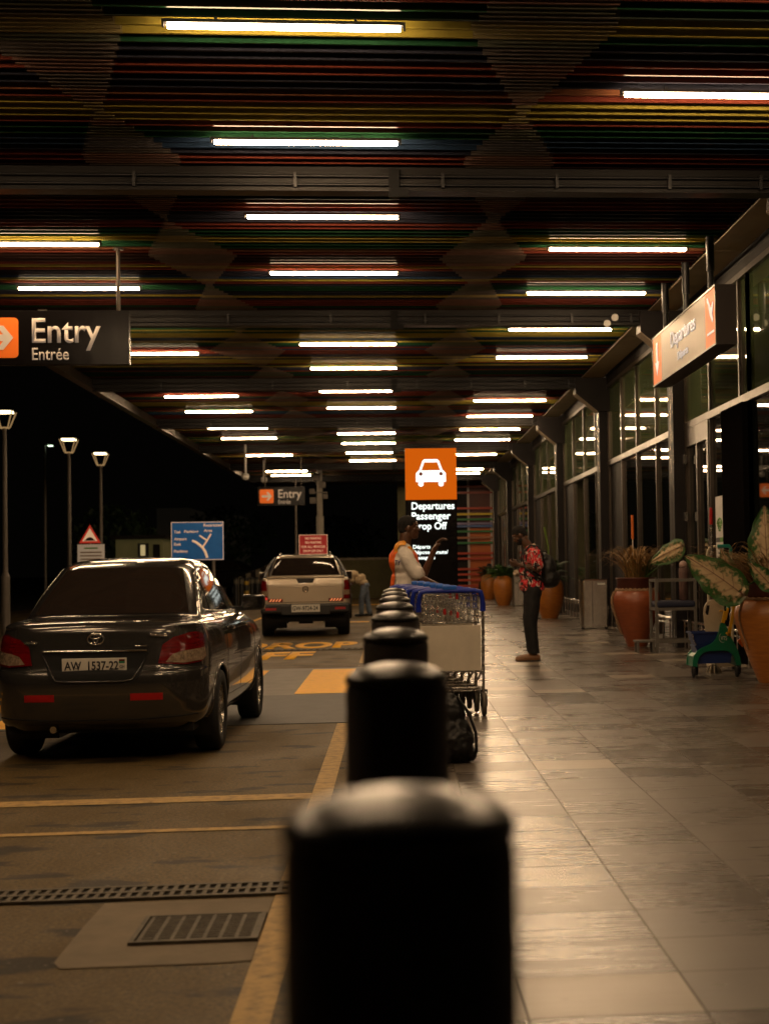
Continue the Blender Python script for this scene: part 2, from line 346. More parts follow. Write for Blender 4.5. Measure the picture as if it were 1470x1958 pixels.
# ------------------------------------------------------------------ the ground
def sheet(name, x0, x1, y0, y1, z, m, nx=1, ny=1):
    return struct(MB().add([(x0, y0, z), (x1, y0, z), (x1, y1, z), (x0, y1, z)], [(0, 1, 2, 3)]).build(name, m))
sheet('ground', -220, 220, -60, 420, -0.008, mat('bare_ground', (0.03, 0.026, 0.02), 0.95, var=0.4, vscale=0.4, bump=0.3))
sheet('road', -14, -0.24, -12, 110, 0.0, 'asphalt')
pav = MB().box((-0.10, -12, -0.05), (9.0, 110, 0.15)).build('pavement', 'tiles'); struct(pav)
kb = MB()
y = -12
while y < 110:
    kb.box((-0.24, y, -0.05), (-0.104, y+0.985, 0.152), bev=0.012); y += 1.0
struct(kb.build('kerb', mat('kerb_stone', (0.085, 0.070, 0.052), 0.8, var=0.35, vscale=4, bump=0.3)))
# painted markings (flat sheets, each a few millimetres above the road)
def mark(name, polys, z, m):
    b = MB()
    for p in polys: b.add([(x, y, z) for x, y in p], [list(range(len(p)))])
    return struct(b.build(name, m))
mark('kerb_line', [[(-0.54, -12), (-0.41, -12), (-0.41, 15.0), (-0.54, 15.0)], [(-0.54, 24.2), (-0.41, 24.2), (-0.41, 62), (-0.54, 62)]], 0.004, 'cream_road')
def quad(x0, x1, y0, y1, sk=0.0): return [(x0, y0+sk), (x1, y0), (x1, y1), (x0, y1+sk)]
mark('bay_line', [quad(-9, -0.542, 10.18, 10.42, .05)], 0.004, 'cream_road')
mark('bay_line', [quad(-9, -0.542, 9.05, 9.15, .05)], 0.004, 'cream_road')
struct(MB().box((-9, 15.05, -0.02), (-0.30, 18.42, 0.006)).build('crossing_ramp', 'table_dark'))
struct(MB().box((-9, 18.42, -0.02), (-0.30, 23.2, 0.006)).build('crossing_table', 'table_grey'))
mark('crossing_stripes', [quad(-0.55-1.205*k-0.60, -0.55-1.205*k, 18.5, 22.85) for k in range(6)], 0.0105, 'yellow_road')
mark('ramp_arrows', [[(-0.95-1.2*k, 15.15), (-1.55-1.2*k, 15.15), (-1.25-1.2*k, 16.9)] for k in range(1, 6)], 0.0105, 'yellow_road')
mark('far_lines', [quad(-1.35, -0.66, 42.0, 42.5), quad(-3.2, -0.5, 60.5, 61.3), quad(-3.9, -3.78, 24.5, 60)], 0.004, 'yellow_road')
w1 = struct(text('road_words', 'DROP', 'yellow_road', None, (-2.95, 29.0, 0.001), width=2.25, height=2.3, upv=(0, 1, 0), thick=0.004, bold=0.04))
w2 = struct(text('road_words', 'OFF', 'yellow_road', None, (-2.95, 25.6, 0.001), width=1.6, height=2.3, upv=(0, 1, 0), thick=0.004, bold=0.04))
struct(MB().add([(-1.27, 6.12, 0.004), (-1.23, 6.03, 0.004), (-0.70, 6.02, 0.004), (-0.545, 6.04, 0.004), (-0.545, 7.17, 0.004), (-1.27, 7.17, 0.004), (-1.275, 6.7, 0.004)], [list(range(7))]).build('concrete_patch', mat('patch_concrete', (0.20, 0.155, 0.10), 0.85, var=0.25, vscale=6, bump=0.3, bscale=140)))
M['void'] = mat('drain_void', (0.002, 0.002, 0.002), 0.9)
M['cast'] = mat('cast_iron', (0.13, 0.105, 0.07), 0.7, 0.2, var=0.5, vscale=30, bump=0.3)
def channel(y0, y1, x0, x1, label, pitch, group):
    t = empty('drain_channel', (x0, y0, 0)); tag(t, label, 'drain channel', group)
    MB().box((0, 0, -0.03), (x1-x0, y1-y0, 0.0035)).build('channel_bed', 'void', t)
    b = MB(); w = x1-x0; d = y1-y0
    for a, c in ((0, .03), (d/2-.018, d/2+.018), (d-.03, d)): b.box((0, a, 0.0), (w, c, 0.014))
    x = 0
    while x < w-.02: b.box((x, 0.031, 0.0), (x+pitch*.42, d-.031, 0.0125)); x += pitch
    b.build('grating_bars', 'cast', t); return t
channel(7.22, 7.50, -9, -0.43, 'slotted cast iron drain channel crossing the near road in front of the grey car', 0.047, 'drain channels across the road')
channel(28.15, 28.5, -5.5, -0.43, 'slotted drain channel crossing the road between the yellow painted words', 0.11, 'drain channels across the road')
g = empty('drain_grate', (-1.02, 6.36, 0)); g.scale = (.97, .94, 1); tag(g, 'rectangular metal drain grate set in a pale concrete patch by the kerb line', 'drain grate')
MB().box((0, 0, 0.0045), (0.47, 0.47, 0.006)).build('grate_void', 'void', g)
b = MB()
for i in range(8): b.box((0.01+i*.064, .004, .006), (0.024+i*.064, .466, .016))
for i in range(11): b.box((0.012, .014+i*.0425, .0062), (0.458, .032+i*.0425, .0155))
b.build('grate_bars', 'cast', g)
b = MB(); b.box((-.02, -.02, .0045), (.49, 0, .018)); b.box((-.02, .47, .0045), (.49, .49, .018)); b.box((-.02, 0, .0045), (0, .47, .018)); b.box((.47, 0, .0045), (.49, .47, .018)); b.build('grate_frame', 'cast', g)
# ------------------------------------------------------------------ the canopy
K = 1.09
ZS = CAMZ + 3.50*K                 # underside of the slats
def interp(tab, y):
    if y <= tab[0][0]: y = tab[0][0] + (tab[0][0]-y) % (tab[-1][0]-tab[0][0])
    if y >= tab[-1][0]: y = tab[0][0] + (y-tab[0][0]) % (tab[-1][0]-tab[0][0])
    for (a, va), (b_, vb) in zip(tab, tab[1:]):
        if a <= y <= b_: return va + (vb-va)*(y-a)/max(1e-6, b_-a)
    return tab[-1][1]
AEND = [(9.87, 1.437), (10.22, 1.52), (12.28, 1.065), (13.8, 1.447), (15.0, 1.338), (16.15, 1.10), (18.15, 1.563), (19.6, 1.21), (21.5, 1.5), (23.8, 1.1), (25.5, 1.45)]
BST = [(9.84, 0.656), (10.32, .537), (12.24, 1.005), (13.74, .641), (15.06, .796), (16.09, 1.006), (18.24, .565), (19.77, .964), (21.5, .6), (23.8, 1.0), (25.5, .62)]
A2 = [(10.4, -1.70), (11.9, -2.056), (12.26, -2.158), (13.7, -1.757), (15.07, -1.957), (16.15, -2.227), (18.03, -1.70), (20.0, -2.2), (22.0, -1.75), (24.0, -2.2), (26, -1.7)]
B2 = [(10.0, -2.9), (11.03, -2.572), (12.32, -2.227), (13.75, -2.586), (15.08, -2.448), (16.19, -2.232), (18.04, -2.677), (19.96, -2.252), (22, -2.65), (24, -2.25), (26, -2.9)]
SEQ = 'GgYYGNNRRNNORYYYRGGBBNRR' + 'xxR' + 'NBGGNORRNNNRRGGYYGGNRRNOYYRNNGGR'
SC = {'Y': (0.36, 0.28, 0.010), 'G': (0.012, 0.075, 0.028), 'g': (0.05, 0.07, 0.05), 'N': (0.026, 0.028, 0.045), 'R': (0.19, 0.030, 0.012),
      'O': (0.20, 0.065, 0.02), 'B': (0.022, 0.055, 0.12), 'x': (0.05, 0.02, 0.015)}
keys = list(SC); smats = []
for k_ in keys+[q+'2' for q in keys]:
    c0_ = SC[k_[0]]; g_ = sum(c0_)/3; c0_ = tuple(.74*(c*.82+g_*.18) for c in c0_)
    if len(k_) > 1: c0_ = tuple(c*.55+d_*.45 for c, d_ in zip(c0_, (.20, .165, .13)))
    m_ = mat('slat_'+k_, c0_, 0.6, 0.0, var=0.25, vscale=5, spec=0.0)
    N, L = nt(m_); gl = N.new('ShaderNodeBsdfGlossy'); gl.inputs['Roughness'].default_value = 0.15; gl.inputs['Color'].default_value = (1, 1, 1, 1)
    ms_ = N.new('ShaderNodeMixShader'); ms_.inputs[0].default_value = 0.020
    L.new(N['Principled BSDF'].outputs[0], ms_.inputs[1]); L.new(gl.outputs[0], ms_.inputs[2]); L.new(ms_.outputs[0], N['Material Output'].inputs[0])
    smats.append(m_)
can = empty('canopy', (-5.95, 67, 0)); tag(can, 'long flat canopy roof of coloured slats over the drop off road', 'canopy')
can.location = (0, 0, 0)
b = MB(); pitch = 0.1845; nrow = 0; yy = 9.94*K - pitch*36; row = -36
while yy < 72.5:
    c = SEQ[row % len(SEQ)] if row < 46 else SEQ[(row*7+row//9) % len(SEQ)] if (row//3) % 2 else SEQ[(row//2) % len(SEQ)]
    mi = keys.index(c); yk = yy/K
    h = 0.085
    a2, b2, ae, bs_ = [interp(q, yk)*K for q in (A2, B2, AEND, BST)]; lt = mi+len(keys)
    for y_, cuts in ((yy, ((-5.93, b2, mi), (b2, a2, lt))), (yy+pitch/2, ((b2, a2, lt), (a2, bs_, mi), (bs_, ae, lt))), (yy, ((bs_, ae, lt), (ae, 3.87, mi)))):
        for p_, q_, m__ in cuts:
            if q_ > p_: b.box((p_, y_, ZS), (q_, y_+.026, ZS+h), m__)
    yy += pitch; row += 1
b.build('ceiling_slats', smats, can)
MB().box((-6.02, 2, ZS+.50), (4.7, 73, ZS+.62)).build('roof_sheet', 'darkmetal', can)
MB().box((-6.02, 2, ZS-.16), (-5.94, 73, ZS+.499)).box((-6.06, 2, ZS-.20), (-5.90, 73, ZS-.161)).build('edge_fascia', 'frame', can)
MB().box((-6.02, 73.0, ZS-.1), (4.7, 73.08, ZS+.62)).build('end_fascia', 'frame', can)
b = MB(); yy = 2
while yy < 72: b.box((3.875, yy, ZS-.03), (4.30, yy+2.44, ZS-.012)); yy += 2.455
b.build('soffit_board', 'soffit', can)
BY = [15.28, 23.87, 32.54, 41.2, 50.1, 59.5, 67.6]
for i, by in enumerate([7.0]+BY):
    m = MB().box((-5.93, by-.012, ZS-.27), (4.3, by+.20, ZS-.012)) if False else MB()
    m.box((-5.93, by-.02, ZS-.236), (4.21, by+.21, ZS-.212))        # flange
    m.box((-5.93, by+.04, ZS-.2115), (4.21, by+.15, ZS+.5))          # web
    bm_ = m.build('beam', 'darkmetal', can)
    p = MB()
    for zz, yo in ((ZS-.09, .0), (ZS-.17, .012)): p.cyl((-5.9, by+yo, zz), (4.0, by+yo, zz), .014, n=8)
    for x in (-4.6, -2.4, -.9, .5, 1.6, 2.7, 3.6): p.box((x, by-.025, ZS-.2), (x+.03, by+.041, ZS-.06))
    p.build('conduit', 'black', bm_)
    q = MB().box((0.0, by-.05, ZS-.30), (.10, by+.039, ZS-.02)).box((.10, by-.07, ZS-.30), (.19, by-.021, ZS-.22)); q.build('splice_plate', 'void', bm_)
for x, dz in ((3.36, -.13), (3.24, -.22)):
    d = MB().cyl((x, 23.80, ZS+dz), (x, 23.862, ZS+dz), .055, .05, n=16).build('round_disc', 'white_sign', can)  # two plain round discs on the beam pipe
# lit tubes in their three rows; nearest ones unseen, added to light the foreground
ORD = ['nearest', 'second', 'third', 'fourth', 'fifth', 'sixth', 'seventh', 'eighth', 'ninth', 'tenth', 'eleventh', 'twelfth', 'thirteenth', 'fourteenth', 'fifteenth', 'sixteenth']
MIDY = [4.2, 7.4, 10.2, 13.0, 15.78, 18.82, 24.87, 27.9, 31.56, 34.9, 41.65, 45.0, 48.75, 52.4]
RGTY = [5.5, 8.7, 11.57, 17.36, 20.2, 23.38, 26.52, 33.55, 37.1, 40.7, 44.1, 50.0, 57.6, 60.2]
LFTY = [5.4, 8.0, 10.6, 17.16, 19.86, 22.88, 25.88, 32.35, 35.5, 39.75, 42.9, 49.45, 57.7, 60.3]
def tube_light(x0, x1, y, label, grp):
    t = empty('ceiling_light', (x0*K, y*K, ZS-.055)); tag(t, label, 'ceiling light', grp)
    L = (x1-x0)*K
    MB().box((0.0, -.026, -.030), (L, .026, .004), bev=.012).build('diffuser', 'tube', t)
    MB().box((-.018, -.029, .0045), (L+.018, .029, .03)).box((-.035, -.02, -.02), (-.0185, .02, .03)).box((L+.0185, -.02, -.02), (L+.035, .02, .03)).box((L*.2, -.01, .031), (L*.2+.02, .01, .056)).box((L*.8, -.01, .031), (L*.8+.02, .01, .056)).build('housing', 'black', t)
for j, (ys, x0, x1, nm, lm) in enumerate(((MIDY, -1.385, .085, 'middle', 'above the kerb and bollards'), (RGTY, 1.73, 3.24, 'right hand', 'above the tiled walkway'), (LFTY, -4.48, -3.05, 'left hand', 'above the far lane'))):
    for i, y in enumerate(ys):
        jx = random.uniform(-.012, .012)
        off = 1.45/2 if False else 0
        tube_light(x0+jx, x1+jx, y, '%s lit ceiling tube in the %s row %s' % (ORD[i], nm, lm), 'lit ceiling tubes in the %s row' % nm)
# ------------------------------------------------------------------ the terminal front
GX = 4.44; ZT = CAMZ + 1.86*K; ZW = CAMZ + 3.27*K; ZB = 0.15
ter = empty('terminal_building', (0, 0, 0)); tag(ter, 'terminal front of dark pillars and tall glass panes along the tiled walkway', 'building')
MB().box((GX+.2, 2, 0), (GX+.5, 73, ZS+.49)).build('wall', 'cladding', ter)
MB().box((GX-.05, 2, ZW+.06), (GX+.199, 73, ZS+.49)).build('fascia', 'cladding', ter)
for i, by in enumerate([7.0]+BY):
    p = MB().box((4.22, by-.02, ZB), (GX+.06, by+.42, ZS-.27))
    for z in (1.35, 2.55, 3.75): p.box((4.2155, by-.0245, z), (GX-.03, by+.4245, z+.006))
    pl = p.build('pillar', 'cladding', ter)
    MB().box((4.216, by-.026, ZB), (4.2195, by-.021, ZS-.3)).box((4.212, by+.15, ZB), (4.2195, by+.17, ZS-.3)).build('edge_trim', 'steel', pl)
    c = MB(); c.prism([(3.74, ZS-.265), (GX, ZS-.265), (GX, ZS-.72), (4.19, ZS-.72), (3.74, ZS-.35)], by-.1, by+.3, 'y')
    c.prism([(3.735, ZS-.358), (4.19, ZS-.732), (4.195, ZS-.722), (3.74, ZS-.348)], by-.105, by+.305, 'y', 1)  # underside strip takes the lighter tan, light on the plate put into colour
    c.box((3.74, by-.08, ZS-.263), (GX, by+.28, ZS-.03))
    c.build('corbel', ['cladding', 'soffit'], pl)
def window_bay(y0, y1, ms, dark_far=True):
    w = empty('window', (0, 0, 0)); w.parent = ter
    f = MB(); xs = GX-.045
    for m_ in [y0]+ms+[y1]: MB().box((xs, m_-.028, ZB+.02), (GX+.03, m_+.028, ZW)).build('mullion', 'frame', w)
    f2 = MB()
    for z, t in ((ZB, .09), (ZT-.05, .10), (ZW, .075)):
        MB().box((xs-.012, y0, z), (GX+.035, y1, z+t)).build('rail', 'frame', w)

    e = [y0]+ms+[y1]
    for k in range(len(e)-1):
        a, c = e[k]+.03, e[k+1]-.03
        MB().box((GX, a, ZT+.05), (GX+.012, c, ZW)).build('pane', 'glass_green', w)
        far = (k == len(e)-2) and dark_far
        MB().box((GX, a, ZB+.09), (GX+.012, c, ZT-.05)).build('wall_panel' if far else 'pane', 'cladding' if far else 'glass', w)
    return w
window_bay(7.43, 15.24, [9.2, 11.2, 13.2])
window_bay(15.75, 19.5, [17.6], dark_far=False)
for i, (a, c) in enumerate(zip(BY[1:], BY[2:]+[73.0])):
    s = (c-a)/4.08
    window_bay(a+.44, c-.04, [a+s*.95+.1, a+s*2.0, a+s*3.05] if i != 0 else [26.55, 28.7, 30.6])
# glazed bay with the side door and the dark portal
w = window_bay(19.5, 23.83, [20.0, 21.96], dark_far=False)
for o in list(w.children):
    if o.name.startswith('pane') and o.data.vertices[0].co.z < ZT-1: bpy.data.objects.remove(o)
MB().box((GX, 19.53, ZB+.09), (GX+.012, 19.97, ZT-.05)).build('pane', 'glass', w)
MB().box((GX, 20.93, ZB+.09), (GX+.012, 21.93, ZT-.05)).build('pane', 'glass', w)
MB().box((GX-.10, 19.60, ZB), (GX+.015, 20.90, ZT-.052)).build('portal_panel', mat('matt_black_panel', (.006, .005, .005), .8, spec=.0), w)
d = empty('door', (0, 0, 0)); d.parent = ter
MB().box((GX-.06, 22.0, ZT-.32), (GX+.02, 23.78, ZT-.055)).box((GX-.06, 22.0, ZB), (GX+.02, 22.12, ZT-.32)).box((GX-.06, 23.66, ZB), (GX+.02, 23.78, ZT-.32)).box((GX-.055, 22.84, ZB), (GX+.02, 22.94, ZT-.32)).box((GX-.055, 22.12, ZB), (GX+.02, 23.66, ZB+.2)).build('door_frame', 'frame', d)
MB().box((GX-.01, 22.12, ZB+.2), (GX, 22.84, ZT-.32)).build('pane', 'glass', d)
MB().box((GX-.01, 22.94, ZB+.2), (GX, 23.66, ZT-.32)).build('pane', 'glass', d)
for z in (.75, 2.05, 2.9): MB().box((GX-.11, 23.6, z), (GX-.061, 23.72, z+.13)).build('hinge', 'steel', d)
MB().tube([(GX-.06, 22.80, 1.0), (GX-.13, 22.80, 1.02), (GX-.13, 22.80, 1.5), (GX-.06, 22.80, 1.52)], .014).build('handle', 'steel', d)
# notice on the glass beside the door
po = empty('poster', (GX-.052, 21.3, 1.1)); tag(po, 'white notice with green wireless arcs taped to the glass beside the door', 'poster')
MB().box((-.004, -.28, 0), (.004, .28, 1.22)).build('sheet', 'white_sign', po)
M['green_print'] = mat('green_print', (0.10, 0.30, 0.03), 0.5); M['black_print'] = mat('black_print', (0.02, 0.02, 0.02), 0.5)
b = MB()
for rr in (.05, .10, .15, .20):
    pts = [(-.006, -rr*math.sin(a), 0.72+rr*math.cos(a)) for a in [R(x) for x in range(-50, 51, 10)]]; b.tube(pts, .013, n=6)
b.box((-.007, -.26, .60), (-.0045, 0.0, .66)); b.build('arcs', 'green_print', po)
b = MB(); b.box((-.007, 0.01, .60), (-.0045, .26, .66))
for k in range(7): b.box((-.007, -.16+.02*(k % 3), .50-.06*k), (-.0045, .16-.03*(k % 2), .52-.06*k))
b.build('print', 'black_print', po)
# low guard rail along the glass
def rail_run(y0, y1, label):
    t = empty('guard_rail', (4.30, y0, .15)); tag(t, label, 'guard rail', 'low steel rails along the glass')
    n = max(2, int((y1-y0)/.62)); b = MB()
    for k in range(n+1):
        yy = (y1-y0)*k/n; MB().cyl((0, yy, 0), (0, yy, .40), .016, n=8).cyl((0, yy, 0), (0, yy, .012), .04, n=10).build('post', 'steel', t)
    MB().cyl((0, -.05, .41), (0, y1-y0+.05, .41), .022, n=10).cyl((0, -.05, .34), (0, y1-y0+.05, .34), .012, n=8).build('top_rail', 'steel', t)
rail_run(33.2, 41.0, 'low steel guard rail between the orange clay pot and the steel bin')
rail_run(27.2, 31.6, 'low steel guard rail seen between the steel bin and the red clay pot')
rail_run(21.0, 26.2, 'low steel guard rail behind the grey metal high chair')
rail_run(16.0, 20.6, 'low steel guard rail behind the green cleaning cart')
# far end wall with coloured bars
ew = empty('end_wall', (0, 71, 0)); tag(ew, 'far end wall with orange panels and horizontal coloured bars', 'wall')
MB().box((-.15+.35, 0, .15), (2.7, .3, ZS)).build('wall', mat('olive_wall', (0.16, 0.15, 0.07), 0.7, var=.2, vscale=2), ew)
MB().box((2.702, 0, .15), (3.32, .3, ZS)).build('dark_panel', 'cladding', ew)
MB().box((3.33, -.02, .15), (4.43, .3, 3.05)).build('orange_panel', mat('orange_panel', (0.62, 0.15, 0.02), 0.5, var=.2, vscale=1.5), ew)
MB().box((3.33, -.02, 3.055), (4.43, .3, ZS)).build('red_panel', mat('dark_red_panel', (0.11, 0.02, 0.012), 0.5, var=.3, vscale=2), ew)
M['bar_white'] = mat('bar_white', (0.5, 0.45, 0.42), 0.5)
MB().box((3.26, -.16, .15), (3.35, -.08, ZS)).box((4.28, -.16, .15), (4.36, -.08, ZS)).build('post', 'bar_white', ew)
BC = {'r': (0.55, 0.06, 0.02), 'y': (0.75, 0.55, 0.02), 'g': (0.02, 0.20, 0.05), 'b': (0.09, 0.17, 0.45), 'l': (0.26, 0.22, 0.42), 't': (0.45, 0.18, 0.08), 'd': (0.28, .04, .02)}
for py, c in ((930, 'd'), (942, 'd'), (972, 'r'), (983, 'y'), (993, 'g'), (1001, 'l'), (1006, 'b'), (1016, 'g'), (1028, 't'), (1038, 'g'), (1058, 'r'), (1068, 'r'), (1088, 'r'), (1098, 'r'), (1109, 'r'), (1120, 'r')):
    z = at(905, py, 70.8).z
    if 'bar_'+c not in M: M['bar_'+c] = mat('bar_'+c, BC[c], 0.45)
    MB().box((2.72, -.22, z-.045), (4.36, -.161, z+.045)).build('bar', 'bar_'+c, ew)
# ------------------------------------------------------------------ vehicles
def catmull(ks, s):
    i = min(int(s), len(ks)-2); t = s-i
    p0 = ks[max(i-1, 0)]; p1 = ks[i]; p2 = ks[i+1]; p3 = ks[min(i+2, len(ks)-1)]
    out = []
    for a, b_, c, d in zip(p0, p1, p2, p3):
        m1 = 0.5*(c-a); m2 = 0.5*(d-b_)
        if (b_-a)*(c-b_) <= 0: m1 = 0
        if (c-b_)*(d-c) <= 0: m2 = 0
        m1 = max(-3*abs(c-b_), min(3*abs(c-b_), m1)); m2 = max(-3*abs(c-b_), min(3*abs(c-b_), m2))
        h00 = 2*t**3-3*t*t+1; h10 = t**3-2*t*t+t; h01 = -2*t**3+3*t*t; h11 = t**3-t*t
        out.append(h00*b_+h10*m1+h01*c+h11*m2)
    return out
def outline(z, yr, yf, w, rr, rf, br, bf, barrel=0.03):
    """plan outline at height z: right half then mirrored"""
    P = []
    ym = (yr+yf)/2; H = (yf-yr)/2
    rr = min(rr, w*.9, H*.9); rf = min(rf, w*.9, H*.9)
    n1, n2, n3 = 12, 9, 44
    for i in range(n1): x = (w-rr)*i/n1; P.append((x, yr+br*(x/w)**2))
    yb = yr+br*((w-rr)/w)**2
    for i in range(n2): a = math.pi/2*i/n2; P.append((w-rr+rr*math.sin(a), yb+rr*(1-math.cos(a))))
    yf2 = yf-bf*((w-rf)/w)**2
    ya, yc = yb+rr, yf2-rf
    for i in range(n3): P.append((w, ya+(yc-ya)*i/n3))
    for i in range(n2): a = math.pi/2*i/n2; P.append((w-rf+rf*math.cos(a), yc+rf*math.sin(a)))
    for i in range(n1+1): x = (w-rf)*(1-i/n1); P.append((x, yf-bf*(x/w)**2))
    out = []
    for x, y in P:
        q = (y-ym)/H; out.append((x*(1-barrel*q*q), y))
    full = [(x, y, z) for x, y in out] + [(-x, y, z) for x, y in out[-2:0:-1]]
    return full
def loft(rings, sub=6, cap_bottom=True):
    V = []; Fc = []; n = None; K_ = (len(rings)-1)*sub
    for k in range(K_+1):
        o = outline(*catmull(rings, k/sub)); n = len(o); V += o
    for k in range(K_):
        Fc += [(k*n+i, k*n+(i+1) % n, (k+1)*n+(i+1) % n, (k+1)*n+i) for i in range(n)]
    # close the roof across
    a = K_*n; h = n//2
    for i in range(h-1 if n % 2 == 0 else h):
        p, q, r_, s_ = a+i, a+i+1, a+(n-i-1) % n, a+(n-i) % n
        f = []
        for v in (p, q, r_, s_):
            if v not in f: f.append(v)
        if len(f) > 2: Fc.append(tuple(f))
    return V, Fc
def cut_arches(V, Fc, arches, xmin=0.45):
    V = [list(v) for v in V]
    def ins(v, k=1.0): return any(abs(v[0]) > xmin and math.hypot(v[1]-ay, v[2]-az) < ar*k for ay, az, ar in arches)
    keep = [f for f in Fc if not ins([sum(V[i][j] for i in f)/len(f) for j in range(3)])]
    cnt = {}
    for f in keep:
        for i in range(len(f)):
            e = tuple(sorted((f[i], f[(i+1) % len(f)]))); cnt[e] = cnt.get(e, 0)+1
    bd = set(i for e, c in cnt.items() if c == 1 for i in e)
    for i in bd:
        for ay, az, ar in arches:
            d = math.hypot(V[i][1]-ay, V[i][2]-az)
            if abs(V[i][0]) > xmin and ar*.7 < d < ar*1.35 and V[i][2] > .2:
                V[i][1] = ay+(V[i][1]-ay)*ar/d; V[i][2] = az+(V[i][2]-az)*ar/d
    used = sorted({i for f in keep for i in f}); mp = {o: k for k, o in enumerate(used)}
    return [V[i] for i in used], [[mp[i] for i in f] for f in keep]
class Shell:
    def __init__(s, V, Fc): s.t = BVHTree.FromPolygons([Vector(v) for v in V], [list(f) for f in Fc])
    def hit(s, p, d): return s.t.ray_cast(Vector(p), Vector(d))
    def proj(s, a, b_, view):
        """rear: a=x b=z, looking +y ; right/left: a=y b=z ; top: a=x b=y looking down"""
        if view in ('diagr', 'diagl'):
            sg = 1 if view == 'diagr' else -1; q = .70711; u = Vector((q*sg, q, 0)); d = Vector((-q*sg, q, 0))
            h = s.hit(u*a+Vector((0, 0, b_))-d*3, d)
            if h[0] is None: return None
            n = h[1]
            return h[0], (n if n.dot(d) < 0 else -n)
        if view == 'rear': h = s.hit((a, -3, b_), (0, 1, 0))
        elif view == 'right': h = s.hit((3, a, b_), (-1, 0, 0))
        elif view == 'left': h = s.hit((-3, a, b_), (1, 0, 0))
        elif view == 'top': h = s.hit((a, b_, 4), (0, 0, -1))
        elif view == 'front': h = s.hit((a, 9, b_), (0, -1, 0))
        if h[0] is None: return None
        n = h[1]
        dr = {'rear': Vector((0, -1, 0)), 'right': Vector((1, 0, 0)), 'left': Vector((-1, 0, 0)), 'top': Vector((0, 0, 1)), 'front': Vector((0, 1, 0))}[view]
        if n.dot(dr) < 0: n = -n
        return h[0], n
def patch(sh, poly, view, off=0.004, N=26, mi=0, mb=None, M_=None):
    """a sheet that follows the shell inside a convex-ish polygon given in the view plane"""
    mb = mb or MB(); M_ = M_ or N
    # polygon given as two chains: bottom/left chain & top/right chain -> bilinear strip between them
    A, B = poly
    def along(ch, t):
        L = [0]
        for p, q in zip(ch, ch[1:]): L.append(L[-1]+math.hypot(q[0]-p[0], q[1]-p[1]))
        d = t*L[-1]
        for i in range(len(ch)-1):
            if d <= L[i+1]+1e-9:
                k = (d-L[i])/max(1e-9, L[i+1]-L[i]); return (ch[i][0]+(ch[i+1][0]-ch[i][0])*k, ch[i][1]+(ch[i+1][1]-ch[i][1])*k)
        return ch[-1]
    P = []; rows = []
    for j in range(M_+1):
        row = []
        for i in range(N+1):
            a = along(A, i/N); b_ = along(B, i/N); t = j/M_
            h = sh.proj(a[0]+(b_[0]-a[0])*t, a[1]+(b_[1]-a[1])*t, view)
            row.append(None if h is None else h[0]+h[1]*off)
        rows.append(row)
    idx = {}; V = []
    for j, row in enumerate(rows):
        for i, v in enumerate(row):
            if v is not None: idx[(i, j)] = len(V); V.append(v)
    Fc = []
    for j in range(M_):
        for i in range(N):
            q = [(i, j), (i+1, j), (i+1, j+1), (i, j+1)]
            if all(k in idx for k in q):
                c = [V[idx[k]] for k in q]
                if max((c[a]-c[b_]).length for a in range(4) for b_ in range(4)) < 0.35: Fc.append([idx[k] for k in q])
    mb.add(V, Fc, mi, True); return mb
def line_on(sh, pts, view, r=0.003, off=0.0, step=0.03, mb=None, mi=0, closed=False):
    mb = mb or MB(); P = []
    if closed: pts = list(pts)+[pts[0]]
    for p, q in zip(pts, pts[1:]):
        n = max(1, int(math.hypot(q[0]-p[0], q[1]-p[1])/step))
        for k in range(n): P.append((p[0]+(q[0]-p[0])*k/n, p[1]+(q[1]-p[1])*k/n))
    P.append(pts[-1]); Q = []
    for p in P:
        h = sh.proj(p[0], p[1], view)
        if h: Q.append(h[0]+h[1]*off)
    if len(Q) > 1: mb.tube(Q, r, n=6, mi=mi)
    return mb
def wheel(parent, x, y, r, w, spokes=8, side=1, alloy='chrome_s', cap=True):
    t = empty('wheel', (x, y, r)); t.parent = parent
    s = side
    MB().lathe([(r*.62, -w/2), (r*.93, -w/2), (r*.985, -w*.40), (r, -w*.3), (r, w*.3), (r*.985, w*.40), (r*.93, w/2), (r*.68, w/2), (r*.63, w*.42)], n=40, axis='x').build('tyre', 'rubber', t)
    b = MB(); o = s*w*.40
    b.lathe([(r*.66, s*w*.46), (r*.645, o-s*.01), (r*.60, o-s*.05), (r*.60, -s*w*.4)], n=40, axis='x')
    b.lathe([(0.002, o-s*.012), (r*.16, o-s*.014), (r*.20, o-s*.03)], n=24, axis='x')
    for k in range(spokes):
        a = 2*math.pi*k/spokes
        p0 = Vector((o-s*.02, r*.13*math.cos(a), r*.13*math.sin(a))); p1 = Vector((o-s*.005, r*.63*math.cos(a), r*.63*math.sin(a)))
        tn = Vector((0, -math.sin(a), math.cos(a))); V = []
        for p, hw in ((p0, r*.10), (p1, r*.075)):
            for q in ((-hw, .012), (hw, .012), (hw, -.016), (-hw, -.016)): V.append(p+tn*q[0]+Vector((s*q[1]*.6, 0, 0)))
        b.add(V, [(0, 1, 5, 4), (1, 2, 6, 5), (2, 3, 7, 6), (3, 0, 4, 7)])
    b.build('rim', alloy, t)
    MB().cyl((s*w*.1, 0, 0), (s*(w*.1+.02), 0, 0), r*.58, n=30).build('brake_disc', 'darkmetal', t)
    return t
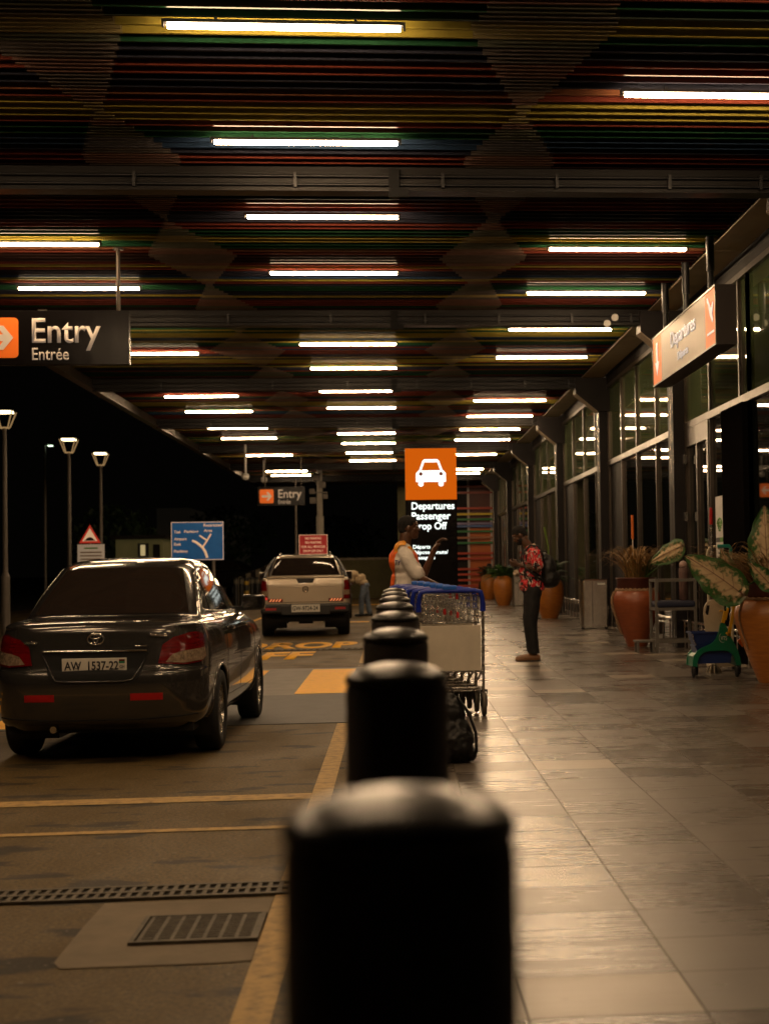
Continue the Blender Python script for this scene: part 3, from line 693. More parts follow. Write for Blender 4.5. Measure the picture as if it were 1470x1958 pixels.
def wells(parent, arches, w, name='wheel_well'):
    for ay, az, ar in arches:
        for s in (1, -1):
            b = MB(); n = 24; V = []
            for x in (s*w, s*.40):
                V += [(x, ay+ar*1.01*math.cos(math.pi*(i/(n-1)*1.3-.15)), az+ar*1.01*math.sin(math.pi*(i/(n-1)*1.3-.15))) for i in range(n)]
            b.add(V, [(i, i+1, n+i+1, n+i) for i in range(n-1)], 0, True)
            b.add([V[i] for i in range(n, 2*n)], [list(range(n))]); b.build(name, 'black', parent)
def plate(parent, x, y, z, w, h, words, tilt=0.0, size_w=.8):
    p = empty('number_plate', (x, y, z)); p.parent = parent; p.rotation_euler = (tilt, 0, 0)
    MB().box((-w/2, -.004, -h/2), (w/2, .004, h/2), bev=.003).build('plate', 'plate_white', p)
    text('lettering', words, 'plate_black', p, (-w*.465, -.0045, -h*.30), width=w*size_w, height=h*.60, thick=.0015, bold=.022)
    return p
M['plate_white'] = mat('plate_white', (0.70, 0.66, 0.58), 0.45, var=.15, vscale=9)
M['plate_black'] = mat('plate_black', (0.01, 0.01, 0.012), 0.5)
M['paint_grey'] = mat('dark_grey_metallic_paint', (0.072, 0.066, 0.060), 0.18, 0.65, var=.12, vscale=60, coat=1.0)
M['paint_silver'] = mat('champagne_silver_paint', (0.50, 0.42, 0.32), 0.32, 0.6, var=.1, vscale=50, coat=0.8)
M['paint_dark'] = mat('dark_car_paint', (0.02, 0.018, 0.016), 0.3, 0.5, var=.2, vscale=20, coat=0.8)
M['carglass'] = mat('car_glass_brown_sheen', (0.020, 0.014, 0.011), 0.06, 0.0, spec=0.6, bump=.003, bscale=2)  # slight brown base stands in for the reflected sheen
M['lamp_red'] = mat('red_lamp_lens', (0.17, 0.004, 0.004), 0.12, 0.0, coat=1.0, var=.5, vscale=9, stretch=(1, 1, 8), bump=.15, bscale=30)
M['lamp_clear'] = mat('clear_lamp_lens', (0.42, 0.30, 0.20), 0.15, 0.2, coat=1.0, var=.7, vscale=40, bump=.3, bscale=60)
M['reflector'] = mat('red_reflector_tape', (0.42, 0.008, 0.008), 0.4, var=.2, vscale=20)
M['brake_lit'] = emat('lit_brake_lamp', (1.0, 0.06, 0.04), 0.8)
M['dirty_black'] = mat('dark_underbody', (0.008, 0.007, 0.006), 0.8)
def sedan(name, label, loc, rz, scale, paint, detail=True, group=None, sxk=1.0):
    t = empty(name, loc, rz, scale); t.scale = (scale*sxk, scale, scale); tag(t, label, 'car', group)
    rings = [  # z, y rear, y front, half width, rear corner r, front corner r, rear bow, front bow
        (.24, .16, 4.10, .72, .22, .3, .04, .12, .04), (.30, .06, 4.22, .80, .30, .35, .05, .16, .05), (.42, .015, 4.28, .838, .36, .4, .06, .2, .065), (.56, .0, 4.30, .845, .37, .4, .06, .2, .07),
        (.640, .012, 4.28, .847, .37, .4, .06, .2, .07), (.675, .045, 4.25, .847, .37, .4, .06, .2, .07), (.76, .065, 4.18, .843, .37, .45, .055, .22, .07), (.87, .085, 3.95, .828, .36, .5, .055, .25, .07), (.945, .10, 3.50, .805, .34, .5, .06, .3, .07),
        (.985, .14, 3.22, .775, .25, .45, .075, .3, .05), (1.005, .24, 3.10, .745, .25, .45, .09, .3, .05), (1.022, .50, 3.03, .715, .25, .4, .07, .28, .04), (1.06, .60, 2.96, .700, .22, .4, .07, .26, .04), (1.20, .83, 2.70, .650, .20, .35, .08, .24, .04), (1.33, 1.05, 2.44, .590, .20, .35, .09, .22, .04),
        (1.395, 1.19, 2.25, .550, .20, .3, .09, .2, .04), (1.43, 1.33, 2.10, .500, .20, .3, .09, .18, .04), (1.452, 1.52, 1.98, .40, .2, .2, .06, .1, .03), (1.458, 1.66, 1.88, .20, .1, .1, .02, .02, .02)]
    V, Fc = loft(rings, 7)
    V = [(x, y, z+max(0, min(1, (z-.80)/.25))*(.018*(1-(x/.72)**2)-.006)) for x, y, z in V]
    sh = Shell(V, Fc)
    arches = [(.90, .30, .345), (3.45, .30, .345)]
    V2, F2 = cut_arches(V, Fc, arches)
    MB().add(V2, F2, 0, True).build('body', paint, t)
    MB().box((-.70, .25, .21), (.70, 4.05, .30)).build('underbody', 'dirty_black', t)
    wells(t, arches, .79)
    for y in (.90, 3.45):
        for s in (1, -1): wheel(t, s*.735, y, .305, .195, 8, s)
    b = MB()
    for ay, az, ar in arches:
        for v in ('right', 'left'):
            Q = []
            for i in range(28):
                a = math.pi*(-.02+1.04*i/27); yy, zz = ay+(ar+.004)*math.cos(a), az+(ar+.004)*math.sin(a)
                h = sh.proj(yy, max(zz, .27), v)
                if h: Q.append(h[0])
            MB().tube(Q, .012, n=8).build('arch_lip', paint, t)
    # glazing
    patch(sh, ([(-.605, 1.045), (.605, 1.045)], [(-.475, 1.375), (-.3, 1.385), (.3, 1.385), (.475, 1.375)]), 'rear', .004, 30, mb=None).build('rear_window', 'carglass', t)
    patch(sh, ([(-.62, 1.03), (.62, 1.03)], [(-.5, 1.38), (.5, 1.38)]), 'front', .004, 24).build('windshield', 'carglass', t)
    for v, s in (('right', 1), ('left', -1)):
        for nm, lo, hi in (('quarter_window', [(.90, 1.075), (1.13, 1.058)], [(1.06, 1.22), (1.16, 1.27)]), ('rear_door_window', [(1.17, 1.055), (1.93, 1.035)], [(1.205, 1.30), (1.38, 1.365), (1.93, 1.395)]), ('front_door_window', [(2.03, 1.035), (2.86, 1.02)], [(2.03, 1.395), (2.30, 1.375), (2.62, 1.20), (2.86, 1.035)])):
            o = patch(sh, (lo, hi), v, .004, 18).build(nm, 'carglass', t)
        b = MB()
        line_on(sh, [(.86, 1.06), (1.15, 1.045), (2.0, 1.022), (2.9, 1.005)], v, .0065, .003, mb=b)
        line_on(sh, [(.88, 1.07), (1.04, 1.225), (1.2, 1.33), (1.4, 1.385), (1.98, 1.412), (2.32, 1.39), (2.64, 1.21), (2.9, 1.02)], v, .004, .002, mb=b)
        b.build('window_trim', 'chrome_s', t)
        b = MB()
        line_on(sh, [(1.98, 1.02), (1.98, .40)], v, .0028, -.0005, mb=b); line_on(sh, [(1.22, 1.04), (1.27, .82), (1.22, .62), (1.30, .42)], v, .0028, -.0005, mb=b); line_on(sh, [(2.98, 1.0), (3.05, .75), (3.0, .40)], v, .0028, -.0005, mb=b); line_on(sh, [(1.3, .385), (3.0, .385)], v, .0028, -.0005, mb=b)
        b.build('door_gap', 'void', t)
        for y in (1.42, 2.20):
            h = sh.proj(y, .90, v)
            if h:
                x = h[0].x
                MB().tube([(x+s*.0, y-.09, .905), (x+s*.035, y-.07, .906), (x+s*.038, y+.05, .902), (x+s*.0, y+.08, .900)], [.012, .014, .014, .012], n=10).build('door_handle', paint, t)
        m_ = empty('wing_mirror', (s*.765, 2.66, 1.04)); m_.parent = t
        bl = MB().box((0, -.05, -.035), (s*.215, .085, .10), bev=.035); bl.build('mirror_housing', paint, m_, shade=True)
        MB().box((s*.02, -.056, -.02), (s*.20, -.0505, .085), bev=.002).build('mirror_glass', 'chrome', m_)
        MB().box((-s*.09, -.01, -.04), (s*.03, .05, .0)).build('mirror_foot', 'black', m_)
    if not detail: return t
    # rear end
    for s in (1, -1):
        l = empty('tail_light', (0, 0, 0)); l.parent = t
        vd = 'diagr' if s > 0 else 'diagl'
        patch(sh, ([(.385, .705), (.56, .690), (.74, .705), (.79, .73)], [(.425, .835), (.50, .885), (.64, .915), (.74, .915), (.78, .90)]), vd, .010, 34).build('lens', 'lamp_red', l)
        patch(sh, ([(.43, .712), (.56, .702), (.74, .716), (.78, .735)], [(.48, .765), (.56, .785), (.74, .80), (.783, .805)]), vd, .0125, 26).build('indicator', 'lamp_clear', l)
    rb = MB()
    line_on(sh, [(-.62, .985), (-.615, .86), (-.54, .77), (-.50, .69), (-.46, .665), (.46, .665), (.50, .69), (.54, .77), (.615, .86), (.62, .985)], 'rear', .0035, -.001, mb=rb)
    line_on(sh, [(-.83, .672), (-.5, .66)], 'rear', .003, -.001, mb=rb); line_on(sh, [(.83, .672), (.5, .66)], 'rear', .003, -.001, mb=rb)
    rb.build('panel_gap', 'void', t)
    patch(sh, ([(-.335, .615), (-.29, .585), (.29, .585), (.335, .615)], [(-.40, .79), (.40, .79)]), 'rear', .0035, 26).build('plate_recess', 'void', t)
    b = MB(); line_on(sh, [(-.385, .765), (-.33, .66), (-.285, .60), (-.22, .588), (.22, .588), (.285, .60), (.33, .66), (.385, .765)], 'rear', .0055, .005, mb=b); b.build('plate_surround', paint, t)
    b = MB(); yk = sh.proj(0, .80, 'rear')[0].y
    bar = [sh.proj(x, .800, 'rear')[0]+Vector((0, -.012, 0)) for x in [(-.385+.77*i/20) for i in range(21)]]
    for dz, rr in ((0, .009),): b.tube([p+Vector((0, .004, dz)) for p in bar], rr, n=8)
    b.build('chrome_strip', 'chrome', t)
    y0 = sh.proj(0, .70, 'rear')[0].y
    plate(t, 0.0, y0-.014, .700, .482, .105, 'AW  1537-22', .06, .84)
    pf = MB(); pf.box((.185, y0-.0215, .715), (.228, y0-.0195, .742)); pf.build('plate_flag', 'lamp_red', t)
    MB().box((.185, y0-.0222, .715), (.228, y0-.0216, .729)).build('plate_flag', 'green_plastic', t)
    text('lettering', 'GH', 'plate_black', t, (.189, y0-.0185, .678), width=.036, height=.022, thick=.002, bold=.02)
    for cx_, cz_ in ((-.128, .698),):
        MB().tube([(cx_+.018*math.cos(a), y0-.019, cz_+.018*math.sin(a)) for a in [2*math.pi*i/14 for i in range(14)]], .0022, n=5, closed=True).build('plate_seal', 'plate_black', t)
    # round emblem: outer oval, two inner ovals
    yb_ = sh.proj(0, .885, 'rear')[0].y-.006; b = MB()
    def oval(rx, rz, cx=0, cz=0, r=.004): b.tube([(cx+rx*math.cos(a), yb_+.0, .885+cz+rz*math.sin(a)) for a in [2*math.pi*i/28 for i in range(28)]], r, n=6, closed=True)
    oval(.060, .040, r=.0055); oval(.040, .015, 0, .017, .004); oval(.016, .030, 0, .002, .004)
    b.build('emblem', 'chrome', t)
    yv = sh.proj(.47, .90, 'rear')[0].y
    text('lettering', 'YARIS', 'chrome', t, (.405, yv-.012, .893), width=.125, height=.024, thick=.012, bold=.01, right=(1, .10, 0))
    text('lettering', 'LIMITED', 'chrome', t, (-.535, sh.proj(-.5, .86, 'rear')[0].y-.012, .857), width=.10, height=.018, thick=.010, bold=.01, right=(1, -.10, 0))
    text('lettering', 'hybrid', 'chrome', t, (.30, sh.proj(.33, .82, 'rear')[0].y-.018, .822), width=.085, height=.018, thick=.012, bold=.01)
    for x0, x1 in ((-.52, -.295), (.27, .51)):
        patch(sh, ([(x0, .452), (x1, .452)], [(x0, .502), (x1, .502)]), 'rear', .003, 10).build('reflector', 'reflector', t)
    b = MB(); line_on(sh, [(-.74, .335), (-.3, .315), (.3, .315), (.74, .335)], 'rear', .006, .0, mb=b); b.build('bumper_lip', 'void', t)
    for x in (-.32,): MB().cyl((x, .08, .25), (x, .35, .25), .025, n=14).build('exhaust', 'steel', t)
    for s in (-1, 1): MB().box((s*.66, 1.235, .10), (s*.80, 1.25, .32)).build('mud_flap', 'black', t)
    # front lamps so that the car is whole from any side
    for s in (1, -1):
        patch(sh, ([(s*.45, .66), (s*.78, .68)], [(s*.5, .80), (s*.76, .86)]), 'front', .006, 14).build('headlight', 'lamp_clear', t)
    return t
ycar = sedan('parked_car', 'dark grey sedan seen from behind on the road left of the bollards', (-2.235, 12.22, 0), R(-1.6), 1.06, 'paint_grey', sxk=.93)
# pickup
def pickup(loc, rz, scale):
    t = empty('pickup_truck', loc, rz, scale); tag(t, 'silver double cab pickup truck with striped reflective tape on its tailgate', 'pickup truck')
    low = [(.50, .10, 5.10, .84, .08, .3, .02, .1, .01), (.56, .03, 5.18, .90, .09, .35, .03, .15, .01), (.62, .02, 5.2, .92, .10, .35, .03, .15, .01), (.85, .02, 5.2, .925, .10, .35, .03, .15, .01), (1.06, .02, 5.15, .915, .10, .35, .03, .15, .01), (1.17, .03, 5.0, .90, .1, .35, .03, .15, .01), (1.225, .05, 4.6, .885, .1, .35, .03, .2, .01), (1.242, .10, 4.2, .85, .1, .3, .03, .2, .01), (1.247, .3, 4.1, .6, .1, .2, .02, .1, .01)]
    V, Fc = loft(low, 6); sh = Shell(V, Fc); ar = [(1.15, .37, .44), (4.25, .37, .44)]
    V2, F2 = cut_arches(V, Fc, ar); MB().add(V2, F2, 0, True).build('body', 'paint_silver', t)
    wells(t, ar, .84); MB().box((-.8, .35, .42), (.8, 5.0, .54)).build('underbody', 'dirty_black', t)
    cab = [(1.08, 1.62, 4.05, .82, .1, .3, .02, .2, .02), (1.17, 1.66, 3.90, .81, .12, .3, .02, .2, .02), (1.40, 1.78, 3.60, .755, .14, .3, .03, .2, .02), (1.58, 1.90, 3.30, .685, .15, .3, .04, .2, .02), (1.67, 1.99, 3.12, .635, .16, .3, .05, .2, .02), (1.715, 2.15, 2.9, .565, .18, .3, .05, .2, .02), (1.728, 2.3, 2.8, .4, .1, .2, .02, .1, .02)]
    V, Fc = loft(cab, 6); sc = Shell(V, Fc); MB().add(V, Fc, 0, True).build('cab', 'paint_silver', t)
    patch(sc, ([(-.735, 1.275), (.735, 1.275)], [(-.62, 1.655), (.62, 1.655)]), 'rear', .006, 24).build('rear_window', 'carglass', t)
    for v in ('right', 'left'):
        patch(sc, ([(1.95, 1.20), (2.70, 1.20)], [(2.05, 1.62), (2.70, 1.64)]), v, .005, 14).build('door_window', 'carglass', t)
        patch(sc, ([(2.80, 1.20), (3.80, 1.20)], [(2.80, 1.64), (3.15, 1.59)]), v, .005, 14).build('door_window', 'carglass', t)
    patch(sc, ([(-.74, 1.20), (.74, 1.20)], [(-.6, 1.66), (.6, 1.66)]), 'front', .006, 24).build('windshield', 'carglass', t)
    for s in (1, -1):
        MB().tube([(s*.54, 1.98, 1.68), (s*.55, 2.15, 1.765), (s*.55, 3.0, 1.77), (s*.54, 3.15, 1.69)], .018, n=8).build('roof_rail', 'chrome_s', t)
        MB().tube([(s*.86, .95, 1.24), (s*.83, 1.2, 1.36), (s*.72, 1.55, 1.56), (s*.65, 1.75, 1.66)], [.03, .035, .035, .03], n=8).build('sports_bar', 'black', t)
        m_ = empty('wing_mirror', (s*.92, 3.45, 1.22)); m_.parent = t
        MB().box((-s*.08, -.06, -.07), (s*.14, .06, .14), bev=.04).build('mirror_housing', 'paint_silver', m_, shade=True)
        MB().box((-s*.05, -.066, -.05), (s*.12, -.0605, .12)).build('mirror_glass', 'carglass', m_)
        l = empty('tail_light', (0, 0, 0)); l.parent = t
        patch(sh, ([(s*.775, .78), (s*.915, .79)], [(s*.79, 1.17), (s*.895, 1.19)]), 'rear', .010, 12).build('lens', 'lamp_red', l)
        patch(sh, ([(s*.78, .87), (s*.90, .875)], [(s*.78, .97), (s*.895, .975)]), 'rear', .014, 8).build('reverse_lens', 'lamp_clear', l)
        sd = 'right' if s > 0 else 'left'
        patch(sh, ([(.07, .80), (.20, .82)], [(.08, 1.17), (.20, 1.16)]), sd, .010, 8).build('lens', 'lamp_red', l)
        if s < 0: patch(sh, ([(s*.785, .79), (s*.90, .795)], [(s*.785, .83), (s*.90, .835)]), 'rear', .016, 6).build('lit_lamp', 'brake_lit', l)
    b = MB(); line_on(sh, [(-.765, 1.21), (-.765, .73), (.765, .73), (.765, 1.21)], 'rear', .006, -.001, mb=b); b.build('tailgate_gap', 'void', t)
    b = MB(); line_on(sh, [(-.63, 1.05), (-.2, 1.05), (-.1, 1.03), (.1, 1.03), (.2, 1.05), (.63, 1.05)], 'rear', .009, .002, mb=b); b.build('tailgate_crease', 'paint_silver', t)
    b = MB(); b.tube([(-.80, .06, 1.246), (.80, .06, 1.246)], .022, n=8); b.build('tailgate_cap', 'paint_silver', t)
    MB().prism([(-.19, 1.22), (.19, 1.22), (.15, 1.125), (-.15, 1.125)], .0, .03, 'y').build('handle_recess', 'black', t)
    b = MB(); b.tube([(.055*math.cos(a), .0, .995+.055*math.sin(a)) for a in [2*math.pi*i/24 for i in range(24)]], .010, n=6, closed=True); b.box((-.03, -.005, .985), (.03, .005, 1.005)); b.build('emblem', 'chrome', t)
    for sx in (-1, 1):
        b = MB()
        for k in range(4):
            x0 = sx*.62+(k-1.5)*.062*1.0; b.prism([(x0-.035, .745), (x0-.005, .745), (x0+.035, .80), (x0+.005, .80)], .006, .012, 'y')
        b.build('reflective_stripes', mat('orange_reflective_glow', (0.95, .36, .14), .5, emis=(1, .3, .12), es=.55), t)  # glow in the stripes imitates light returned by the tape
        MB().box((sx*.62-.15, .012, .742), (sx*.62+.15, .017, .804)).build('stripe_backing', 'lamp_red', t)
    MB().box((-.92, -.06, .50), (.92, .12, .70), bev=.04).build('bumper', 'black', t, shade=False)
    MB().box((-.50, -.09, .47), (.50, -.061, .66), bev=.01).build('bumper_step', 'black', t)
    for s in (1, -1): MB().box((s*.60, -.066, .57), (s*.82, -.0605, .62)).build('bumper_reflector', 'reflector', t)
    plate(t, .0, -.098, .605, .58, .155, 'GW-9724-24', 0.0, .9)
    MB().box((-.5, .2, .32), (.5, .35, .42)).cyl((-.7, 1.15, .37), (.7, 1.15, .37), .06).box((-.15, 1.0, .25), (.15, 1.3, .45)).build('rear_axle', 'dirty_black', t)
    for y in (1.15, 4.25):
        for s in (1, -1): wheel(t, s*.80, y, .385, .25, 6, s)
    for s in (1, -1): MB().box((s*.70, 1.55, .16), (s*.92, 1.565, .5)).build('mud_flap', 'black', t)
    for s in (1, -1): patch(sh, ([(s*.45, .85), (s*.84, .86)], [(s*.5, 1.0), (s*.82, 1.04)]), 'front', .006, 10).build('headlight', 'lamp_clear', t)
    return t
pk = pickup((-1.83, 33.6, 0), R(3), 1.0)
dk = sedan('parked_car', 'dark car half hidden behind the silver pickup with a person leaning at its side', (-2.03, 44.6, 0), R(2), 1.04, 'paint_dark', detail=False, group=None)
for i, (x, y, rz, lb) in enumerate(((-17.2, 62, 70, 'dark car in the unlit car park behind the leftmost lamp post'), (-6.2, 78, 80, 'dark car in the far dark car park behind the red notice board'), (-3.6, 82, 95, 'dark car in the far car park just right of the tall utility pole'))):
    c = sedan('parked_car', lb, (x, y, 0.35 if i else 0), R(rz), 1.04, 'paint_dark', detail=False, group=None)
# ------------------------------------------------------------------ bollards
def bollard(y, label):
    t = empty('bollard', (0.002, y, 0.146)); tag(t, label, 'bollard', 'black domed bollards along the kerb'); r = .098; Hb = 1.080
    MB().lathe([(r+.035, 0), (r+.035, .012), (r+.004, .016), (r, .02), (r, Hb-.014), (r-.004, Hb-.004)], n=56).build('post', 'bollard', t)
    MB().lathe([(r-.004, Hb-.004), (r+.001, Hb-.001), (r+.0015, Hb+.004), (r-.002, Hb+.011), (r*.90, Hb+.019), (r*.74, Hb+.027), (r*.5, Hb+.0335), (r*.26, Hb+.037), (.002, Hb+.038)], n=56).build('dome_cap', 'bollard_cap', t)
M['bollard_cap'] = mat('scuffed_black_cap', (0.013, 0.011, 0.010), 0.28, 0.0, vscale=14, rgb2=(0.022, 0.018, 0.016), bump=0.03, bscale=150, spec=0.40, rvar=0.12, thr=(.45, .75))
D0, DS = 1.36, 1.762
ds = ['nearest', 'second', 'third', 'fourth', 'fifth', 'sixth', 'seventh', 'eighth', 'ninth', 'tenth', 'eleventh', 'twelfth', 'thirteenth', 'fourteenth', 'fifteenth', 'sixteenth']
for i in range(8):
    bollard(D0+DS*i, ('large blurred domed black bollard, the one nearest the camera' if i == 0 else '%s domed black bollard from the camera in the kerb row' % ds[i]))
# ------------------------------------------------------------------ signs
M['sign_black'] = mat('glossy_black_sign', (0.005, 0.004, 0.004), 0.20, 0.0, bump=.16, bscale=3.0, spec=0.12, rvar=.08, vscale=4, stretch=(2.5, 1, .6))
M['sign_text'] = mat('cream_sign_lettering', (0.60, 0.52, 0.44), 0.5, emis=(1, .8, .62), es=.10)
M['orange_panel_sign'] = mat('orange_sign_panel', (0.80, 0.16, 0.012), 0.5, emis=(1, .17, .01), es=.16)
def entry_sign(x_right, y, z0, W_, H_, label, drop, sh=0.0):
    t = empty('entry_sign', (x_right-W_, y, z0)); tag(t, label, 'sign', 'hanging black entry signs')
    MB().box((0, 0, 0), (W_, .12, H_), bev=.006).build('board', 'sign_black', t)
    q = H_*.74; x0 = W_+sh-1.27*H_/.64-q
    n = 8; sq = []
    for cx, cz, a0 in ((x0+q-.05, H_*.13+q-.05, 0), (x0+.05, H_*.13+q-.05, 90), (x0+.05, H_*.13+.05, 180), (x0+q-.05, H_*.13+.05, 270)):
        for k in range(6): a = R(a0+18*k); sq.append((cx+.05*math.cos(a), cz+.05*math.sin(a)))
    MB().prism(sq, -.006, -.001, 'y').build('orange_square', 'orange_panel_sign', t)
    cz = H_*.13+q/2; c = q/2; b = MB(); h = .040*q/.48
    b.prism([(x0+.16*q, cz-h), (x0+.70*q, cz-h), (x0+.70*q, cz+h), (x0+.16*q, cz+h)], -.010, -.0065, 'y')
    b.prism([(x0+.48*q, cz+.30*q), (x0+.64*q, cz+.30*q), (x0+.88*q, cz), (x0+.64*q, cz-.30*q), (x0+.48*q, cz-.30*q), (x0+.70*q, cz)], -.0140, -.0105, 'y')
    b.build('arrow', 'sign_text', t)
    s = H_/.65
    s *= 1.015
    text('lettering', 'Entry', 'sign_text', t, (W_+sh-1.115*s, -.001, .165*s), width=.787*s, height=.385*s, thick=.006, bold=.012)
    text('lettering', 'Entrée', 'sign_text', t, (W_+sh-1.115*s, -.001, .055*s), width=.42*s, height=.145*s, thick=.006, bold=.004)
    for px in (W_-.13, W_*.16):
        MB().cyl((px, .06, H_), (px, .06, drop), .024, n=12).cyl((px, .06, drop-.02), (px, .06, drop), .06, n=14).build('hanger', 'frame', t)
    return t
entry_sign(-3.07, 19.2, 3.875, 2.9, .64, 'large black entry sign with an orange arrow square hanging at the upper left', ZS-3.875)
entry_sign(-3.035, 56, 3.60, 1.62, .65, 'small distant black entry sign with an orange arrow square above the pickup', ZS-3.60, .22)
# lit totem
tx = empty('totem_sign', (.215, 28, .15)); tag(tx, 'tall lit totem with a white car on orange above departures passenger drop off wording', 'sign')
tw = .895
MB().box((0, 0, 0), (tw, .24, 2.44), bev=.008).build('body', 'sign_black', tx)
MB().box((0, 0, 2.441), (tw, .24, 3.345), bev=.008).build('top_box', 'black', tx)
MB().box((.002, -.010, 2.445), (tw-.002, -.001, 3.342)).build('orange_panel', 'orange_lit', tx)
def carpic(cx, cz, s, y):
    b = MB()
    o = [(-.26, -.13), (-.26, .02), (-.215, .07), (.215, .07), (.26, .02), (.26, -.13)]
    b.prism([(cx+x*s, cz+z*s) for x, z in o], y-.004, y, 'y')
    for a in ([(-.205, .0701), (-.145, .235), (-.105, .235), (-.165, .0701)], [(.205, .0701), (.145, .235), (.105, .235), (.165, .0701)], [(-.145, .2351), (.145, .2351), (.115, .265), (-.115, .265)], [(-.1049, .2349), (.1049, .2349), (.1049, .212), (-.1049, .212)]):
        b.prism([(cx+x*s, cz+z*s) for x, z in a], y-.004, y, 'y')
    for sx in (-1, 1):
        pts = [(sx*.175-.043, -.1301), (sx*.175+.043, -.1301), (sx*.175+.043, -.175)] + [(sx*.175+.043*math.cos(a), -.175-.035*math.sin(a)) for a in [R(k) for k in range(20, 180, 20)]] + [(sx*.175-.043, -.175)]
        b.prism([(cx+x*s, cz+z*s) for x, z in pts], y-.004, y, 'y')
    return b
carpic(tw/2, 2.885, 1.0, -.011).build('car_symbol', 'white_lit', tx)
b = MB()
for sx in (-1, 1): b.cyl((tw/2+sx*.175, -.0185, 2.895), (tw/2+sx*.175, -.0155, 2.895), .033, n=18)
b.build('car_symbol_lamps', mat('dull_orange_lamps', (.3, .05, .02), .6), tx)
for s_, x, z, w_, h_ in (('Departures', .105, 2.235, .745, .165), ('Passenger', .105, 2.060, .675, .165), ('Drop Off', .105, 1.885, .61, .165), ('Départs', .120, 1.570, .30, .088), ('Dépose-minute/', .120, 1.475, .61, .088), ('Passagers', .120, 1.385, .38, .082)):
    text('lettering', s_, 'white_lit', tx, (x, -.001, z), width=w_, height=h_, thick=.008, bold=.018)
# departures box sign hanging parallel to the walkway
dp = empty('departures_sign', (3.65, 17.7, 3.885)); dp.scale = (1.05, 1, 1.03); tag(dp, 'long hanging bronze box sign reading departures with orange ends near the glass', 'sign')
M['bronze_face'] = mat('brushed_bronze_face', (0.12, 0.085, 0.048), 0.42, 0.55, var=.12, vscale=3, stretch=(1, 1, 5))
M['sign_side'] = mat('dark_sign_case', (0.030, 0.018, 0.012), 0.5, var=.2, vscale=5)
MB().box((.004, 0, 0), (.22, 4.4, .66)).build('case', 'sign_side', dp)
MB().box((-.004, .62, .02), (.0035, 3.70, .64)).build('face', 'bronze_face', dp)
MB().box((-.004, .03, .02), (.0035, .615, .64)).build('plane_panel', 'orange_panel_sign', dp)
MB().box((-.004, 3.705, .02), (.0035, 4.37, .64)).build('arrow_panel', 'orange_panel_sign', dp)
b = MB()
for z in (0, .645): b.box((-.012, 0, z), (.0035, 4.4, z+.018))
for y in (0, 4.385): b.box((-.012, y, .018), (.0035, y+.015, .645))
b.build('frame', 'frame', dp)
M['sign_white'] = mat('white_sign_lettering', (0.62, 0.62, 0.68), 0.4, emis=(.85, .9, 1), es=.22)
text('lettering', 'Departures', 'sign_white', dp, (-.0045, 2.95, .28), width=1.72, height=.26, right=(0, -1, 0), thick=.006, bold=.012)
text('lettering', 'Départs', 'sign_white', dp, (-.0045, 2.45, .10), width=.72, height=.13, right=(0, -1, 0), thick=.006, bold=.008)
b = MB(); b.prism([(.10, .30), (.2, .30), (.2, .56), (.30, .56), (.30, .30), (.4, .30), (.25, .12)], -.010, -.0045, 'x', mtx=Matrix.Translation((0, 3.79, 0))); b.build('arrow', 'sign_white', dp)
b = MB(); b.prism([(.12, .18), (.50, .18), (.50, .155), (.12, .155)], -.010, -.0045, 'x'); b.prism([(.16, .30), (.19, .27), (.32, .36), (.42, .50), (.48, .53), (.50, .58), (.44, .58), (.35, .50), (.26, .43), (.16, .50), (.13, .47), (.20, .37)], -.010, -.0045, 'x'); b.build('plane_symbol', 'sign_white', dp)
for y in (.85, 2.45, 4.0):
    MB().cyl((.11, y, .66), (.11, y, ZS-3.86+.03), .035, n=14).cyl((.11, y, ZS-3.86-.45), (.11, y, ZS-3.86+.03), .047, n=14).build('hanger', 'black', dp)
# road signs behind the cars
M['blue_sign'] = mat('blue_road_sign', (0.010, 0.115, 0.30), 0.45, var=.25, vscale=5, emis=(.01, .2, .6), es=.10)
M['sign_cream'] = mat('cream_reflective_glow', (0.60, 0.42, 0.25), 0.5, emis=(1, .62, .36), es=.42)  # emission stands in for lamp light reflected by the sheeting
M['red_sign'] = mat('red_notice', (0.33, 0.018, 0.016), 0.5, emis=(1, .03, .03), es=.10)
M['pole'] = mat('grey_pole', (0.20, 0.175, 0.15), 0.5, 0.3, var=.2, vscale=5)
def board(name, label, x0, y0, x1, y1, Y, m, cat='sign'):
    a = at(x0, y1, Y); b_ = at(x1, y0, Y); t = empty(name, (a.x, Y, a.z)); tag(t, label, cat); w = b_.x-a.x; h = b_.z-a.z
    MB().box((0, 0, 0), (w, .03, h), bev=.004).build('board', m, t); return t, w, h
Yb = 40.0
bs, w_, h_ = board('direction_sign', 'blue direction sign with a cream road fork and place names above the grey sedan', 328, 997, 427.5, 1072, Yb, 'blue_sign')
b = MB(); e = .018
b.box((e*.3, -.012, e*.3), (w_-e*.3, -.001, e)).box((e*.3, -.012, h_-e), (w_-e*.3, -.001, h_-e*.3)).box((e*.3, -.012, e), (e, -.001, h_-e)).box((w_-e, -.012, e), (w_-e*.3, -.001, h_-e)); b.build('border', 'sign_cream', bs)
def P_(u, v): return (u*w_, -.006, (1-v)*h_)
b = MB(); b.tube([P_(.40, .49), P_(.47, .53), P_(.54, .60), P_(.60, .68), P_(.65, .79), P_(.685, .94)], [.030, .033, .034, .034, .034, .034], n=6); b.tube([P_(.60, .66), P_(.68, .50), P_(.76, .32)], .022, n=6); b.tube([P_(.67, .48), P_(.54, .36)], .022, n=6)
b.build('road_fork', 'sign_cream', bs)
